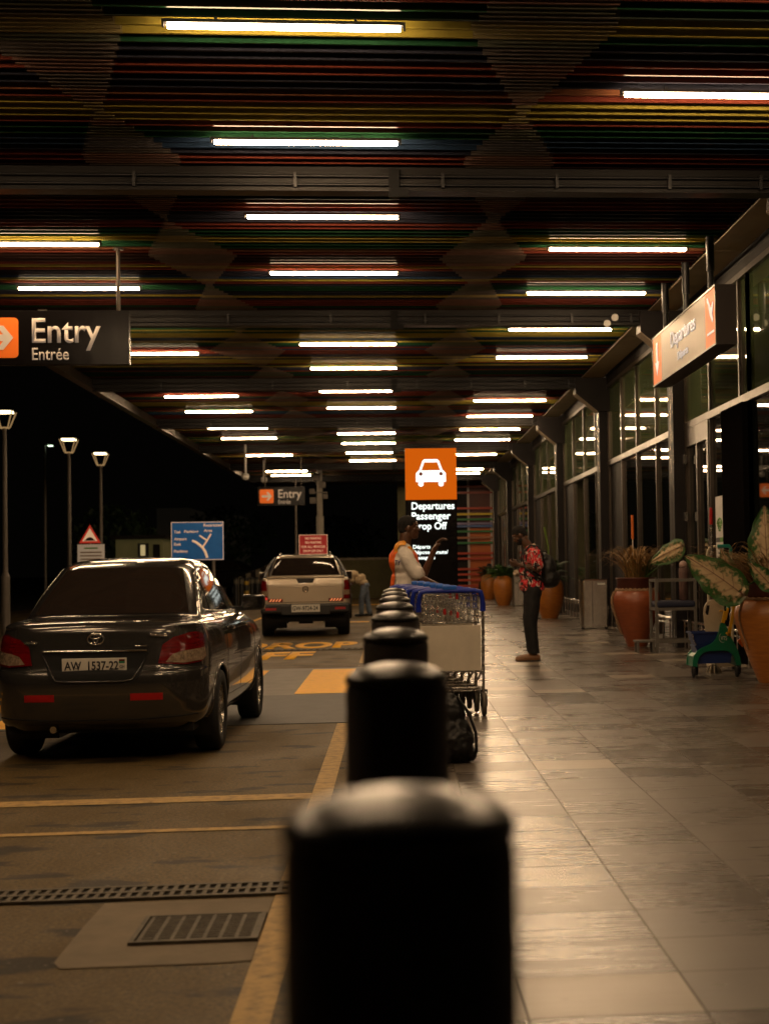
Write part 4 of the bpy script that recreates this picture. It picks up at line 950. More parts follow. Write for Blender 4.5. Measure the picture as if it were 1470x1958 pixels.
for s_, u, v, ww, hh in (('Restricted', .62, .13, .35, .075), ('Area', .625, .265, .16, .07), ('Taxi', .055, .295, .12, .075), ('Parking', .25, .31, .27, .095), ('Airport', .055, .50, .24, .095), ('Exit', .055, .615, .13, .075), ('Parking', .055, .82, .26, .095)):
    text('lettering', s_, 'sign_cream', bs, (u*w_, -.001, (1-v)*h_), width=ww*w_, height=hh*h_, thick=.01, bold=.015)
for u in (.2, .8): MB().cyl((u*w_, .06, -at(328, 1072, Yb).z), (u*w_, .06, h_*.9), .04, n=10).build('post', 'pole', bs)
rs, w_, h_ = board('notice_board', 'red notice board with cream no parking wording standing behind the pickup cab', 572, 1022, 626, 1060.5, 46.0, 'red_sign')
e = .012; b = MB(); b.box((0, -.012, 0), (w_, -.001, e)).box((0, -.012, h_-e), (w_, -.001, h_)).box((0, -.012, e), (e, -.001, h_-e)).box((w_-e, -.012, e), (w_, -.001, h_-e)); b.build('border', 'sign_cream', rs)
for k, s_ in enumerate(('NO PARKING', 'NO WAITING', 'FOR ALL VEHICLES', 'DROP OFF ONLY')):
    ww = w_*(.56, .56, .84, .70)[k]; text('lettering', s_, 'sign_cream', rs, (w_/2, -.001, h_*(.76-.215*k)), width=ww, height=h_*.115, thick=.008, bold=.012, align='c')
for u in (.15, .85): MB().cyl((u*w_, .05, -at(572, 1060.5, 46).z), (u*w_, .05, h_*.95), .03, n=10).build('post', 'pole', rs)
# triangular hump sign on its post, white board below
ts = at(172.5, 1038.5, 42.0); t = empty('warning_sign', ts); tag(t, 'red bordered triangular road hump sign left of the direction sign', 'sign')
s = .545; hh = .47
def tri(k, y0, y1, m, nm):
    c = (0, hh*.36); P = [(-s/2, 0), (s/2, 0), (0, hh)]; MB().prism([(c[0]+(x-c[0])*k, c[1]+(z-c[1])*k) for x, z in P], y0, y1, 'y').build(nm, m, t)
tri(1.03, 0, .02, 'red_sign_b', 'border') if 'red_sign_b' in M else None
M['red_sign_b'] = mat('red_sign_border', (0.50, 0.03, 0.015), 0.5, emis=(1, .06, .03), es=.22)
tri(1.0, 0, .02, 'red_sign_b', 'border'); tri(.70, -.008, -.001, 'sign_cream', 'face')
MB().prism([(-.135, .075)]+[(.10*math.cos(a), .075+.075*math.sin(a)) for a in [R(k) for k in range(170, 0, -20)]]+[(.135, .075), (.135, .060), (-.135, .060)], -.014, -.009, 'y').build('hump_symbol', 'plate_black', t)
MB().cyl((0, .05, -ts.z), (0, .05, hh*.8), .035, n=10).build('post', 'pole', t)
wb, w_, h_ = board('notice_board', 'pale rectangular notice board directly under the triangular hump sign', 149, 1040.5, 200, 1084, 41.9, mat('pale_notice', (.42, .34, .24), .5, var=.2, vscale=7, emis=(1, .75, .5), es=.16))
M['faded_print'] = mat('faded_print', (.30, .20, .13), .6)
for k in range(4): MB().box((w_*.1, -.006, h_*(.16+.15*k)), (w_*.9, -.001, h_*(.22+.15*k))).build('print', 'faded_print', wb)
MB().box((w_*.25, -.006, h_*.80), (w_*.75, -.001, h_*.86)).build('print', 'green_print', wb)
MB().box((w_*.45, .035, -at(149, 1084, 41.9).z), (w_*.55, .08, h_*.5)).build('post', 'pole', wb)
# ------------------------------------------------------------------ lamp posts
M['lamp_glow'] = emat('lamp_glow', (1.0, 0.78, 0.42), 5.0)
M['lamp_edge'] = emat('lamp_edge_glow', (1.0, 0.60, 0.25), 0.30)
def lamp_post(px, py, Y, label, base=True):
    p = at(px, py, Y); t = empty('street_lamp', (p.x, Y, 0)); tag(t, label, 'street lamp', 'street lamps with lantern heads'); H = p.z; a = .215
    b = MB().cyl((0, 0, 0), (0, 0, 1.35), .105, .10, n=14).cyl((0, 0, 1.35), (0, 0, 1.45), .10, .06, n=14).cyl((0, 0, 1.45), (0, 0, H-.40), .058, .045, n=14); b.build('pole', 'pole', t)
    b = MB(); tp = [(-a, -a), (a, -a), (a, a), (-a, a)]; q = .10
    bt = [(-q, -q), (q, -q), (q, q), (-q, q)]
    for (x, y), (u, v) in zip(tp, bt): b.tube([(u, v, H-.37), (x, y, H-.02)], .016, n=6)
    b.build('lantern_frame', 'lamp_edge', t)
    MB().box((-a, -a, H), (a, a, H+.06)).build('cap', 'darkmetal', t)
    MB().box((-a*.8, -a*.8, H-.05), (a*.8, a*.8, H-.001)).build('lamp', 'lamp_glow', t)
    MB().box((-q, -q, H-.40), (q, q, H-.37)).build('lantern_base', 'lamp_edge', t)
lamp_post(9, 786, 37.6, 'nearest street lamp with a lit tapered lantern head at the left edge')
lamp_post(132, 839, 45.6, 'middle one of the three street lamps with lit tapered lantern heads')
lamp_post(192.5, 866, 51.2, 'farthest street lamp with a lit tapered lantern head, behind the triangular sign')
p = at(86, 852, 62); t = empty('street_lamp', (p.x, 62, 0)); tag(t, 'thin plain street lamp with a small greenish head between two lantern lamps', 'street lamp')
MB().cyl((0, 0, 0), (0, 0, p.z), .06, .045, n=10).tube([(0, 0, p.z-.01), (.1, 0, p.z+.03), (.22, 0, p.z+.03)], .03, n=6).build('pole', 'pole', t)
MB().box((.12, -.08, p.z-.03), (.30, .08, p.z+.01), bev=.02).build('head', emat('small_lamp', (.75, 1, .7), 3.0), t)
# domes hanging under the canopy
for px, py0, py1, Y, lb in ((470, 873, 912, 50.0, 'white dome camera on a drop pole under the canopy at the left'), (505, 898, 918, 57.5, 'small white dome camera on a drop pole above the distant entry sign'), (84, 560, 600, 24.0, 'white drop pole camera above the large entry sign')):
    a = at(px, py1, Y); t = empty('dome_camera', a); tag(t, lb, 'camera'); sc_ = .16
    MB().cyl((0, 0, .1), (0, 0, ZS-a.z), .035, n=10).build('drop_pole', 'white_sign', t)
    MB().lathe([(.002, -.10), (.07, -.085), (.11, -.03), (.115, .03), (.10, .08), (.04, .12), (.002, .12)], n=20).build('dome', 'white_sign', t)
# tall utility pole with gear, thin sign post
p = at(611, 918, 62); t = empty('utility_pole', (p.x, 62, 0)); tag(t, 'tall pale utility pole carrying boxes behind the red notice board', 'pole')
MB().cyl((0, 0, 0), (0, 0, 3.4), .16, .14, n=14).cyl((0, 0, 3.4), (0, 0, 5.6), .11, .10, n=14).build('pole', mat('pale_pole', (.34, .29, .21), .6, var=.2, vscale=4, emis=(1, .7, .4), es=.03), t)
b = MB()
for z, r_, x in ((4.0, .12, -.25), (4.35, .10, -.28), (4.6, .12, .12), (4.9, .14, -.1), (4.15, .09, .22)): b.box((x-r_, -.3, z-r_), (x+r_, -.12, z+r_), bev=.02)
b.box((-.3, -.2, 4.28), (.3, -.14, 4.33)); b.build('equipment_boxes', 'pole', t)
for px, Y, zt, lb in ((566, 58, 4.6, 'thin dark pole beneath the distant entry sign'),):
    p = at(px, 1000, Y); t = empty('thin_pole', (p.x, Y, 0)); tag(t, lb, 'pole'); MB().cyl((0, 0, 0), (0, 0, zt), .05, .04, n=10).build('shaft', 'pole', t); MB().box((-.16, -.12, 0), (.16, .12, .1)).build('footing', 'concrete', t)
# ------------------------------------------------------------------ dark surroundings
gh = empty('guard_house', (at(222, 1100, 60).x, 60, 0)); tag(gh, 'small dim yellow guard house with one lit window behind the signs', 'building')
GW = at(312, 1060, 60).x-at(222, 1060, 60).x; GH_ = at(265, 1031, 60).z
M['wall_yellow'] = mat('yellowish_lit_render', (.19, .17, .075), .8, var=.25, vscale=2, emis=(.55, .5, .18), es=.028)  # dim yellow-green light on the render is put in as emission
MB().box((0, 0, 0), (GW, 3, GH_)).build('wall', 'wall_yellow', gh)
MB().box((-.15, -.2, GH_), (GW+.15, 3.2, GH_+.14)).build('roof', 'darkmetal', gh)
wx0 = at(264, 1040, 60).x-gh.location.x; wx1 = at(285, 1040, 60).x-gh.location.x; wz0 = at(264, 1066, 60).z; wz1 = at(264, 1039, 60).z
wn_ = MB().box((wx0, -.04, wz0), (wx1, -.001, wz1)).build('window', 'black', gh)
MB().box((wx0+.10, -.05, wz0+.06), (wx0+.27, -.041, wz1-.06)).build('lit_pane', emat('lit_room', (1, .75, .35), .42), wn_)
MB().box((GW-.35, -.03, 0), (GW-.1, -.001, GH_-.2)).build('door', 'darkmetal', gh)
db = empty('office_building', (at(300, 1000, 95).x, 95, 0)); tag(db, 'large unlit building block barely visible behind the blue direction sign', 'building')
DW = at(455, 1000, 95).x-at(300, 1000, 95).x
M['night_wall'] = mat('faint_glow_wall', (.10, .085, .055), .9, var=.3, vscale=1, emis=(.5, .4, .25), es=.006)  # faint emission puts stray night light into the wall
MB().box((0, 0, 0), (DW*.4, 8, at(300, 972, 95).z)).box((DW*.4+.01, .5, 0), (DW, 8, at(420, 985, 95).z)).build('wall', 'night_wall', db)
for k in range(3): MB().box((DW*(.1+.28*k), -.03, 1.6), (DW*(.25+.28*k), -.001, 2.6)).build('window', 'glass', db)
bw = empty('boundary_wall', (0, 74, 0)); tag(bw, 'low olive boundary wall across the dark far end behind the leaning person', 'wall')
MB().box((-4.9, 0, 0), (.19, .25, 1.75)).build('wall', mat('olive_boundary', (.13, .115, .05), .85, var=.3, vscale=1.5), bw); MB().box((-4.95, -.04, 1.7501), (.19, .29, 1.85)).build('coping', 'concrete', bw)
# ramp parapet with pale blocks
rp_ = empty('ramp_parapet', (0, 0, 0)); tag(rp_, 'long ramp parapet of dark and pale painted blocks climbing behind the pickup', 'parapet')
b1, b2 = MB(), MB()
for k in range(13):
    u0, u1 = k/13, (k+.96)/13; a = at(452+120*u0, 1106-52*u0, 66+6*u0); c = at(452+120*u1, 1106-52*u1, 66+6*u1)
    (b1 if k % 2 else b2).add([(a.x, a.y, 0), (c.x, c.y, 0), (c.x, c.y+.2, 0), (a.x, a.y+.2, 0), (a.x, a.y, a.z), (c.x, c.y, c.z), (c.x, c.y+.2, c.z), (a.x, a.y+.2, a.z)], [(0, 1, 5, 4), (1, 2, 6, 5), (2, 3, 7, 6), (3, 0, 4, 7), (4, 5, 6, 7)])
b1.build('dark_blocks', 'darkmetal', rp_); b2.build('pale_blocks', mat('pale_blocks', (.13, .11, .08), .8, var=.3, vscale=3), rp_)
# striped delineator posts
M['stripe_y'] = mat('faded_yellow_band', (.40, .25, .02), .6, var=.3, vscale=9)
og = ['first', 'second', 'third', 'fourth', 'fifth', 'sixth', 'seventh', 'eighth']
for k, px in enumerate((452, 461, 469, 478, 487, 495, 502, 510)):
    a = at(px, 1162-1.1*k, 58); t = empty('striped_post', (a.x, 58+k*.3, 0)); tag(t, '%s post from the left of the black and yellow row behind the car mirror' % og[k], 'post', 'black and yellow striped posts')
    MB().cyl((0, 0, 0), (0, 0, 1.12), .085, n=12).build('shaft', 'black', t)
    b = MB()
    for z in ((.15, .5, .85) if k == 2 else (.9,)): b.cyl((0, 0, z), (0, 0, z+.14), .0865, n=12, caps=False)
    b.build('band', 'stripe_y' if k == 2 else 'night_wall', t)
# dim hedge trees in the dark
def tree(x, y, h, w_, label):
    t = empty('tree', (x, y, 0)); tag(t, label, 'tree')
    rnd = random.Random(int(x*10+y)); b = MB()
    b.tube([(0, 0, 0), (.1, 0, h*.3), (0, .1, h*.6)], [.16, .12, .06], n=8)
    for k in range(5):
        a = rnd.uniform(0, 6.28); b.tube([(0, 0, h*.35), (math.cos(a)*w_*.35, math.sin(a)*w_*.35, h*.7)], [.07, .02], n=6)
    b.build('trunk', mat('bark', (.05, .035, .02), .9) if 'bark' not in M else 'bark', t)
    c = MB()
    for k in range(1500):
        while True:
            p = Vector((rnd.uniform(-1, 1), rnd.uniform(-1, 1), rnd.uniform(-1, 1)))
            if p.length < 1: break
        q = Vector((p.x*w_/2, p.y*w_/2, h*.68+p.z*h*.34)); 
        if noise.noise(q*1.3) < -.12: continue
        d = Vector((rnd.uniform(-1, 1), rnd.uniform(-1, 1), rnd.uniform(-1, 1))).normalized(); e = d.orthogonal().normalized(); s_ = rnd.uniform(.10, .22)
        c.add([q-d*s_, q+e*s_*.4, q+d*s_, q-e*s_*.4], [(0, 1, 2, 3)])
    c.build('crown', 'leaf_dark', t)
tree(-12, 70, 4.2, 4, 'dark tree left of the guard house in the unlit background'); tree(-3.0, 92, 4.4, 5, 'dark tree in the night behind the utility pole'); tree(-8.5, 84, 4.6, 5, 'dark tree in the night behind the guard house')
# ------------------------------------------------------------------ people
def hand(B, W, D, N, sgn, curl=0.5, k=1.0, rs=1.0):
    W = Vector(W); D = Vector(D).normalized(); N = Vector(N); N = (N-D*N.dot(D)).normalized(); S = D.cross(N)*sgn
    offs = (.036, .012, -.012, -.034); ln = (.92, 1.0, .94, .74)
    B.cap(W-D*.02, .026*k, W+D*.03*k, .024*k)
    for o, l in zip(offs, ln):
        b0 = W+(S*o*1.0+D*.088)*k; B.cap(W+(S*o*.55+D*.012)*k, .0145*k*rs, b0, .0125*k*rs, n=10)
        a = 0; p = b0; r_ = .0105*k*rs
        for seg, sl in enumerate((.044, .027, .021)):
            a += curl*(.75, 1.05, .8)[seg]; d = D*math.cos(a)+N*math.sin(a); q = p+d*sl*l*k; B.cap(p, r_, q, r_*.93, n=10); p = q; r_ *= .93
    t0 = W+(S*.024+D*.022)*k; t1 = t0+(S*.62+D*.62+N*.35).normalized()*.042*k; t2 = t1+(S*.10+D*.85+N*.5).normalized()*.032*k
    B.cap(t0, .016*k*rs, t1, .0125*k*rs, n=10); B.cap(t1, .0125*k*rs, t2, .0105*k*rs, n=10)
def head(B, c, fwd, upv):
    c = Vector(c); f = Vector(fwd).normalized(); l = Vector(upv).cross(f).normalized(); u = f.cross(l).normalized()
    m = Matrix((f, l, u)).transposed()
    def P(x, y, z): return c+f*x+l*y+u*z
    B.ell(P(-.012, 0, .022), (.098, .077, .092), m); B.ell(P(.022, 0, -.040), (.068, .058, .078), m)
    B.ell(P(.056, 0, -.092), (.034, .034, .026), m); B.ell(P(.074, 0, .035), (.018, .052, .022), m)
    B.cap(P(.084, 0, .012), .009, P(.103, 0, -.024), .0125, n=10); B.ell(P(.096, .012, -.029), (.011, .009, .008), m, n=10); B.ell(P(.096, -.012, -.029), (.011, .009, .008), m, n=10)
    B.ell(P(.086, 0, -.055), (.014, .024, .0075), m, n=10); B.ell(P(.083, 0, -.068), (.014, .021, .008), m, n=10)
    for s in (1, -1): B.ell(P(-.006, s*.076, -.012), (.019, .008, .032), m, n=12); B.ell(P(.058, s*.042, -.022), (.022, .022, .018), m, n=12)
    def hair(parent, name='hair', mt='hair'):
        H = Blob(); H.ell(P(-.018, 0, .034), (.102, .081, .093), m); H.ell(P(-.05, 0, -.01), (.062, .066, .07), m)
        H.build(name, mt, parent, vox=.007, smooth=2, cut=lambda q: (q-c).dot(u) > (.045 if (q-c).dot(f) > .045 else (.0 if (q-c).dot(f) > -.01 else -.055)))
    def eyes(parent):
        b = MB()
        for s in (1, -1):
            e = P(.076, s*.031, .012); b.lathe([(.002, -.010), (.008, -.006), (.0105, 0), (.008, .006), (.002, .010)], n=10, c=tuple(e))
        b.build('eyes', 'eye', parent)
    return P, hair, eyes
M['eye'] = mat('eye_white', (.35, .30, .26), .2)
def shirt_print():
    m = bpy.data.materials.new('floral_print_cloth'); m.use_nodes = True; N, L = nt(m); b = N['Principled BSDF']; b.inputs['Roughness'].default_value = .8
    tc = N.new('ShaderNodeTexCoord'); mp = N.new('ShaderNodeMapping'); mp.inputs['Rotation'].default_value = (0, R(35), R(20)); mp.inputs['Scale'].default_value = (2.2, 1, .75); L.new(tc.outputs['Object'], mp.inputs[0])
    def th(n, lo, hi):
        r = N.new('ShaderNodeMapRange'); r.inputs[1].default_value = lo; r.inputs[2].default_value = hi; L.new(n, r.inputs[0]); return r.outputs[0]
    n1 = N.new('ShaderNodeTexNoise'); n1.inputs['Scale'].default_value = 11; n1.inputs['Detail'].default_value = 3; n1.inputs['Distortion'].default_value = 1.4; L.new(tc.outputs['Object'], n1.inputs[0])
    n2 = N.new('ShaderNodeTexNoise'); n2.inputs['Scale'].default_value = 15; n2.inputs['Detail'].default_value = 1.5; n2.inputs['Distortion'].default_value = 2.0; L.new(mp.outputs[0], n2.inputs[0])
    x = N.new('ShaderNodeMix'); x.data_type = 'RGBA'; L.new(th(n1.outputs['Fac'], .49, .51), x.inputs[0]); x.inputs[6].default_value = (.012, .009, .010, 1); x.inputs[7].default_value = (.62, .02, .03, 1)
    y = N.new('ShaderNodeMix'); y.data_type = 'RGBA'; L.new(th(n2.outputs['Fac'], .585, .60), y.inputs[0]); L.new(x.outputs[2], y.inputs[6]); y.inputs[7].default_value = (.62, .52, .46, 1)
    L.new(y.outputs[2], b.inputs['Base Color']); return m
M['floral'] = shirt_print()
M['tan_leather'] = mat('tan_leather', (0.26, 0.12, 0.045), .45, var=.3, vscale=20)
# --- man with the phone
f0 = onz(1019.5, 1263, .15)
man = empty('person', f0, math.pi); tag(man, 'man in red black and white floral shirt and black trousers looking down at a phone', 'person')
B = Blob()
nk = (.045, 0, 1.535)
P, hair, eyes = head(B, (.165, 0, 1.685), (.80, 0, -.60), (.60, 0, .80))
B.chain([(.025, 0, 1.48), nk, (.12, 0, 1.63)], [.07, .060, .058])
B.ell((.0, 0, 1.36), (.125, .175, .17)); B.ell((.015, 0, 1.15), (.125, .155, .18)); B.ell((-.01, 0, .97), (.13, .165, .13))
for s in (1, -1):
    B.chain([(-.02, s*.165, 1.455), (-.065, s*.225, 1.225), (.175, s*.105, 1.285)], [.060, .044, .027])
    B.chain([(-.01, s*.09, .93), (.025, s*.09, .50), (-.01, s*.09, .10)], [.095, .058, .040])
hand(B, (.185, .10, 1.288), (.9, -.35, .12), (.1, -.8, .55), -1, .75)
hand(B, (.185, -.10, 1.288), (.9, .35, .12), (.1, .8, .55), 1, .75)
B.build('body', 'skin', man, vox=.0065, smooth=2)
hair(man); eyes(man)
bd = Blob(); bd.ell(P(.058, 0, -.085), (.045, .045, .034)); bd.ell(P(.03, .045, -.06), (.035, .016, .035)); bd.ell(P(.03, -.045, -.06), (.035, .016, .035)); bd.build('beard', 'hair', man, vox=.008, smooth=2)
B = Blob(); B.ell((-.005, 0, 1.38), (.140, .195, .165)); B.ell((.02, 0, 1.18), (.165, .18, .20)); B.ell((.005, 0, 1.03), (.165, .185, .12)); B.cap((.005, .04, 1.46), .10, (.005, -.04, 1.46), .10)
B.chain([(.0, 0, 1.04), (0, 0, .99)], [.17, .175])
for s in (1, -1): B.chain([(-.015, s*.13, 1.44), (-.03, s*.19, 1.42), (-.058, s*.226, 1.285)], [.085, .083, .076])
B.build('shirt', 'floral', man, vox=.010, smooth=4, disp=folds(.012, 9), cut=lambda q: q.z > .935)
B = Blob(); B.chain([(.03, .055, 1.50), (.075, 0, 1.545), (.03, -.055, 1.50)], [.03, .028, .03]); B.chain([(.01, .05, 1.52), (-.03, 0, 1.545), (.01, -.05, 1.52)], [.028, .028, .028]); B.build('collar', mat('pale_collar', (.5, .35, .22), .8, var=.4, vscale=40), man, vox=.008, smooth=2)
B = Blob(); B.ell((.0, 0, .96), (.148, .172, .09))
for s in (1, -1): B.chain([(.0, s*.085, .93), (.035, s*.09, .52), (.02, s*.09, .30), (.0, s*.09, .115)], [.118, .092, .082, .078])
B.build('trousers', 'black_cloth', man, vox=.012, smooth=4, disp=folds(.010, 8), cut=lambda q: q.z > .095)
for s in (1, -1):
    B = Blob(); B.chain([(-.05, s*.09, .045), (.06, s*.09, .045), (.16, s*.095, .035)], [.043, .045, .036]); B.chain([(.16, s*.095, .032), (.215, s*.098, .028)], [.036, .026]); B.chain([(-.055, s*.09, .022), (.21, s*.097, .02)], [.036, .034])
    sh_ = B.build('shoe', 'tan_leather', man, vox=.008, smooth=2, cut=lambda q: q.z > .001)
    MB().box((.03, s*.09-.032, .084), (.06, s*.09+.032, .093)).build('strap', 'rope', sh_)
    MB().box((-.09, s*.09-.036, 0), (.24, s*.09+.038, .012), bev=.005).build('sole', 'black', sh_)
ph = empty('phone', f0+Vector((-.262, .0, 1.315)), math.pi); tag(ph, 'dark phone held in both hands by the man in the floral shirt', 'phone')
MB().box((-.004, -.035, -.07), (.004, .035, .07), mtx=Matrix.Rotation(R(-50), 4, 'Y'), bev=.004).build('case', 'black', ph)
MB().box((-.0062, -.031, -.064), (-.0045, .031, .064), mtx=Matrix.Rotation(R(-50), 4, 'Y')).build('screen', emat('phone_screen', (.3, .4, .5), .25), ph)
bp_ = empty('backpack', f0+Vector((0, 0, 0)), math.pi); tag(bp_, 'black backpack worn on the back of the man in the floral shirt', 'backpack')
B = Blob(); B.ell((-.21, 0, 1.22), (.125, .15, .20)); B.ell((-.235, 0, 1.10), (.14, .155, .14)); B.ell((-.17, 0, 1.36), (.08, .12, .09)); B.ell((-.31, 0, 1.10), (.06, .12, .11)); B.build('bag', 'backpack', bp_, vox=.010, smooth=3, disp=folds(.010, 12))
for s in (1, -1): MB().tube([(-.15, s*.10, 1.40), (-.07, s*.115, 1.535), (.03, s*.12, 1.545), (.115, s*.125, 1.46), (.135, s*.13, 1.36), (.10, s*.18, 1.24), (-.02, s*.205, 1.14), (-.14, s*.13, 1.06)], .014, n=6).build('strap', 'backpack', bp_)
MB().tube([(-.12, 0, 1.44), (-.15, .02, 1.475), (-.19, .02, 1.46), (-.2, 0, 1.43)], .009, n=6).build('grab_loop', 'backpack', bp_)
# --- worker in the hi-vis vest
g0 = Vector((.105, 16.25, .15))
wk = empty('person', g0, 0); tag(wk, 'airport worker in white shirt and orange vest raising a hand beside the trolleys', 'person')
B = Blob(); P, hair, eyes = head(B, (.052, 0, 1.685), (1, 0, .02), (0, 0, 1))
B.chain([(-.01, 0, 1.47), (.008, 0, 1.53), (.02, 0, 1.62)], [.075, .062, .060])
B.ell((-.01, 0, 1.33), (.115, .175, .17)); B.ell((.015, 0, 1.12), (.12, .15, .18)); B.ell((.0, 0, .96), (.125, .16, .13))
B.chain([(.0, -.145, 1.40), (.165, -.205, 1.165), (.40, -.10, 1.06)], [.050, .042, .028])
B.chain([(.0, .165, 1.41), (.185, .10, 1.18), (.300, .04, 1.445)], [.058, .044, .027])
hand(B, (.306, .036, 1.455), (.45, -.1, .86), (.80, -.2, -.45), -1, .62, 1.1, .95)
hand(B, (.41, -.095, 1.055), (.9, .2, -.2), (.1, .1, -1), 1, .6)
for s in (1, -1): B.chain([(-.0, s*.09, .92), (.01, s*.09, .50), (-.01, s*.09, .10)], [.092, .058, .040])
B.build('body', 'skin', wk, vox=.0065, smooth=2); hair(wk); eyes(wk)
B = Blob(); B.ell((-.005, 0, 1.34), (.138, .19, .165)); B.ell((.02, 0, 1.12), (.150, .178, .20)); B.ell((.01, 0, .98), (.15, .18, .12)); B.cap((.0, .05, 1.44), .095, (.0, -.05, 1.44), .095)
B.chain([(.0, -.12, 1.41), (.025, -.168, 1.37), (.125, -.195, 1.215)], [.074, .074, .074]); B.chain([(.0, .12, 1.41), (.03, .165, 1.37), (.12, .13, 1.25)], [.074, .072, .066])
B.build('shirt', 'white_cloth', wk, vox=.009, smooth=4, disp=folds(.013, 8), cut=lambda q: q.z > .86)
B = Blob(); B.ell((-.008, 0, 1.345), (.152, .195, .172)); B.ell((.02, 0, 1.12), (.168, .183, .20)); B.ell((.01, 0, .98), (.17, .185, .12)); B.cap((-.01, .06, 1.455), .10, (-.01, -.06, 1.455), .10)
vest = B.build('vest', ['hivis_orange', 'hivis_band'] if 'hivis_band' in M else 'hivis_orange', wk, vox=.008, smooth=4, disp=folds(.008, 9), cut=lambda q: q.z > .88 and (q.x < -.095-.10*max(0, (1.2-q.z)) or (q.z > 1.37 and abs(q.y) < .14 and q.x < .06+(1.5-q.z)) or q.x > .115) and not (q.z > 1.5 and q.x > .02))
M['hivis_band'] = mat('yellow_band', (.85, .34, .02), .5)
vest.data.materials.append(M['hivis_band'])
for p in vest.data.polygons:
    c = p.center
    if .93 < c.z < 1.0 or (c.z > 1.44 and c.x > -.10): p.material_index = 1
text('shirt_lettering', 'TY', mat('navy_print', (.02, .015, .12), .6), wk, (-.095, -.196, 1.31), width=.052, height=.048, thick=.008, bold=.03, right=(1, -.12, -.12), upv=(.12, 0, 1))
B = Blob(); B.ell((.0, 0, .93), (.14, .17, .09))
for s in (1, -1): B.chain([(.0, s*.085, .92), (.02, s*.09, .52), (.0, s*.09, .115)], [.112, .086, .075])
B.build('trousers', 'black_cloth', wk, vox=.012, smooth=3, disp=folds(.01, 8), cut=lambda q: q.z > .08)
for s in (1, -1):
    B = Blob(); B.chain([(-.05, s*.09, .045), (.06, s*.09, .045), (.18, s*.095, .035)], [.043, .045, .036]); B.build('shoe', 'black', wk, vox=.010, smooth=2, cut=lambda q: q.z > .001)
# --- person leaning at the dark car
h0 = onz(698, 1178, 0.0)
ln = empty('person', h0, math.pi); tag(ln, 'person in pale shirt and jeans bending to the dark car window', 'person')
B = Blob(); P, hair, eyes = head(B, (.60, 0, 1.20), (.75, 0, -.66), (.66, 0, .75))
B.chain([(.42, 0, 1.24), (.54, 0, 1.23)], [.065, .06]); B.ell((.34, 0, 1.20), (.17, .175, .115), Matrix.Rotation(R(18), 3, 'Y')); B.ell((.15, 0, 1.08), (.18, .155, .12), Matrix.Rotation(R(35), 3, 'Y')); B.ell((.02, 0, .93), (.13, .16, .12))
for s in (1, -1):
    B.chain([(.38, s*.16, 1.20), (.36, s*.20, .95), (.55, s*.12, .86)], [.055, .042, .03]); hand(B, (.56, s*.115, .858), (1, 0, 0), (0, 0, -1), -s, .5, 1.0, 1.2)
for s, fx in ((1, .10), (-1, -.13)): B.chain([(.0, s*.09, .90), (fx*.7+.03, s*.09, .48), (fx, s*.09, .09)], [.09, .058, .04])
B.build('body', 'skin', ln, vox=.011, smooth=2); hair(ln)
B = Blob(); B.ell((.34, 0, 1.20), (.185, .19, .13), Matrix.Rotation(R(18), 3, 'Y')); B.ell((.15, 0, 1.08), (.20, .17, .135), Matrix.Rotation(R(35), 3, 'Y')); B.ell((.04, 0, .97), (.145, .17, .11))
for s in (1, -1): B.chain([(.38, s*.15, 1.20), (.365, s*.19, 1.04)], [.075, .07])
B.build('shirt', mat('pale_shirt', (.48, .36, .22), .85, var=.15, vscale=9, bump=.4, bscale=18), ln, vox=.014, smooth=3, disp=folds(.014, 8))
B = Blob(); B.ell((.0, 0, .90), (.145, .17, .11))
for s, fx in ((1, .10), (-1, -.13)): B.chain([(.0, s*.085, .89), (fx*.7+.03, s*.09, .50), (fx, s*.09, .11)], [.108, .082, .075])
B.build('jeans', 'jeans', ln, vox=.014, smooth=3, disp=folds(.014, 8))
for s, fx in ((1, .10), (-1, -.13)):
    B = Blob(); B.chain([(fx-.05, s*.09, .045), (fx+.17, s*.095, .035)], [.045, .036]); B.build('shoe', 'black', ln, vox=.014, smooth=2, cut=lambda q: q.z > .001)
# --- seated far person
q0 = Vector((at(934, 1130, 64).x, 64, .15))
st_ = empty('person', q0, math.pi); tag(st_, 'distant person in a yellow hi-vis vest sitting between the clay pots', 'person')
B = Blob(); P, hair, eyes = head(B, (-.02, 0, 1.22), (1, 0, -.3), (.3, 0, 1)); B.chain([(-.12, 0, 1.0), (-.06, 0, 1.13)], [.07, .06]); B.ell((-.15, 0, .85), (.12, .17, .2)); B.ell((-.15, 0, .60), (.14, .16, .14))
for s in (1, -1): B.chain([(-.15, s*.09, .56), (.30, s*.12, .56), (.34, s*.12, .10)], [.09, .06, .042]); B.chain([(-.14, s*.17, 1.0), (-.08, s*.22, .74), (.15, s*.10, .70)], [.05, .042, .03]); hand(B, (.16, s*.09, .70), (1, 0, 0), (0, 0, -1), -s, .5, 1, 1.3)
B.build('body', 'skin', st_, vox=.013, smooth=2); hair(st_)
B = Blob(); B.ell((-.15, 0, .86), (.145, .185, .21)); B.ell((-.15, 0, .68), (.145, .18, .14)); B.build('vest', 'hivis_yellow', st_, vox=.018, smooth=3)
B = Blob()
for s in (1, -1): B.chain([(-.15, s*.09, .58), (.30, s*.12, .57), (.34, s*.12, .12)], [.11, .08, .07])
B.build('trousers', 'black_cloth', st_, vox=.018, smooth=2)
for s in (1, -1):
    B = Blob(); B.chain([(.32, s*.12, .04), (.50, s*.12, .035)], [.042, .036]); B.build('shoe', 'black', st_, vox=.015, smooth=2, cut=lambda q: q.z > .001)
sc_ = empty('stool', q0+Vector((.12, 0, 0))); tag(sc_, 'dark metal stool under the distant seated person in the yellow vest', 'stool')
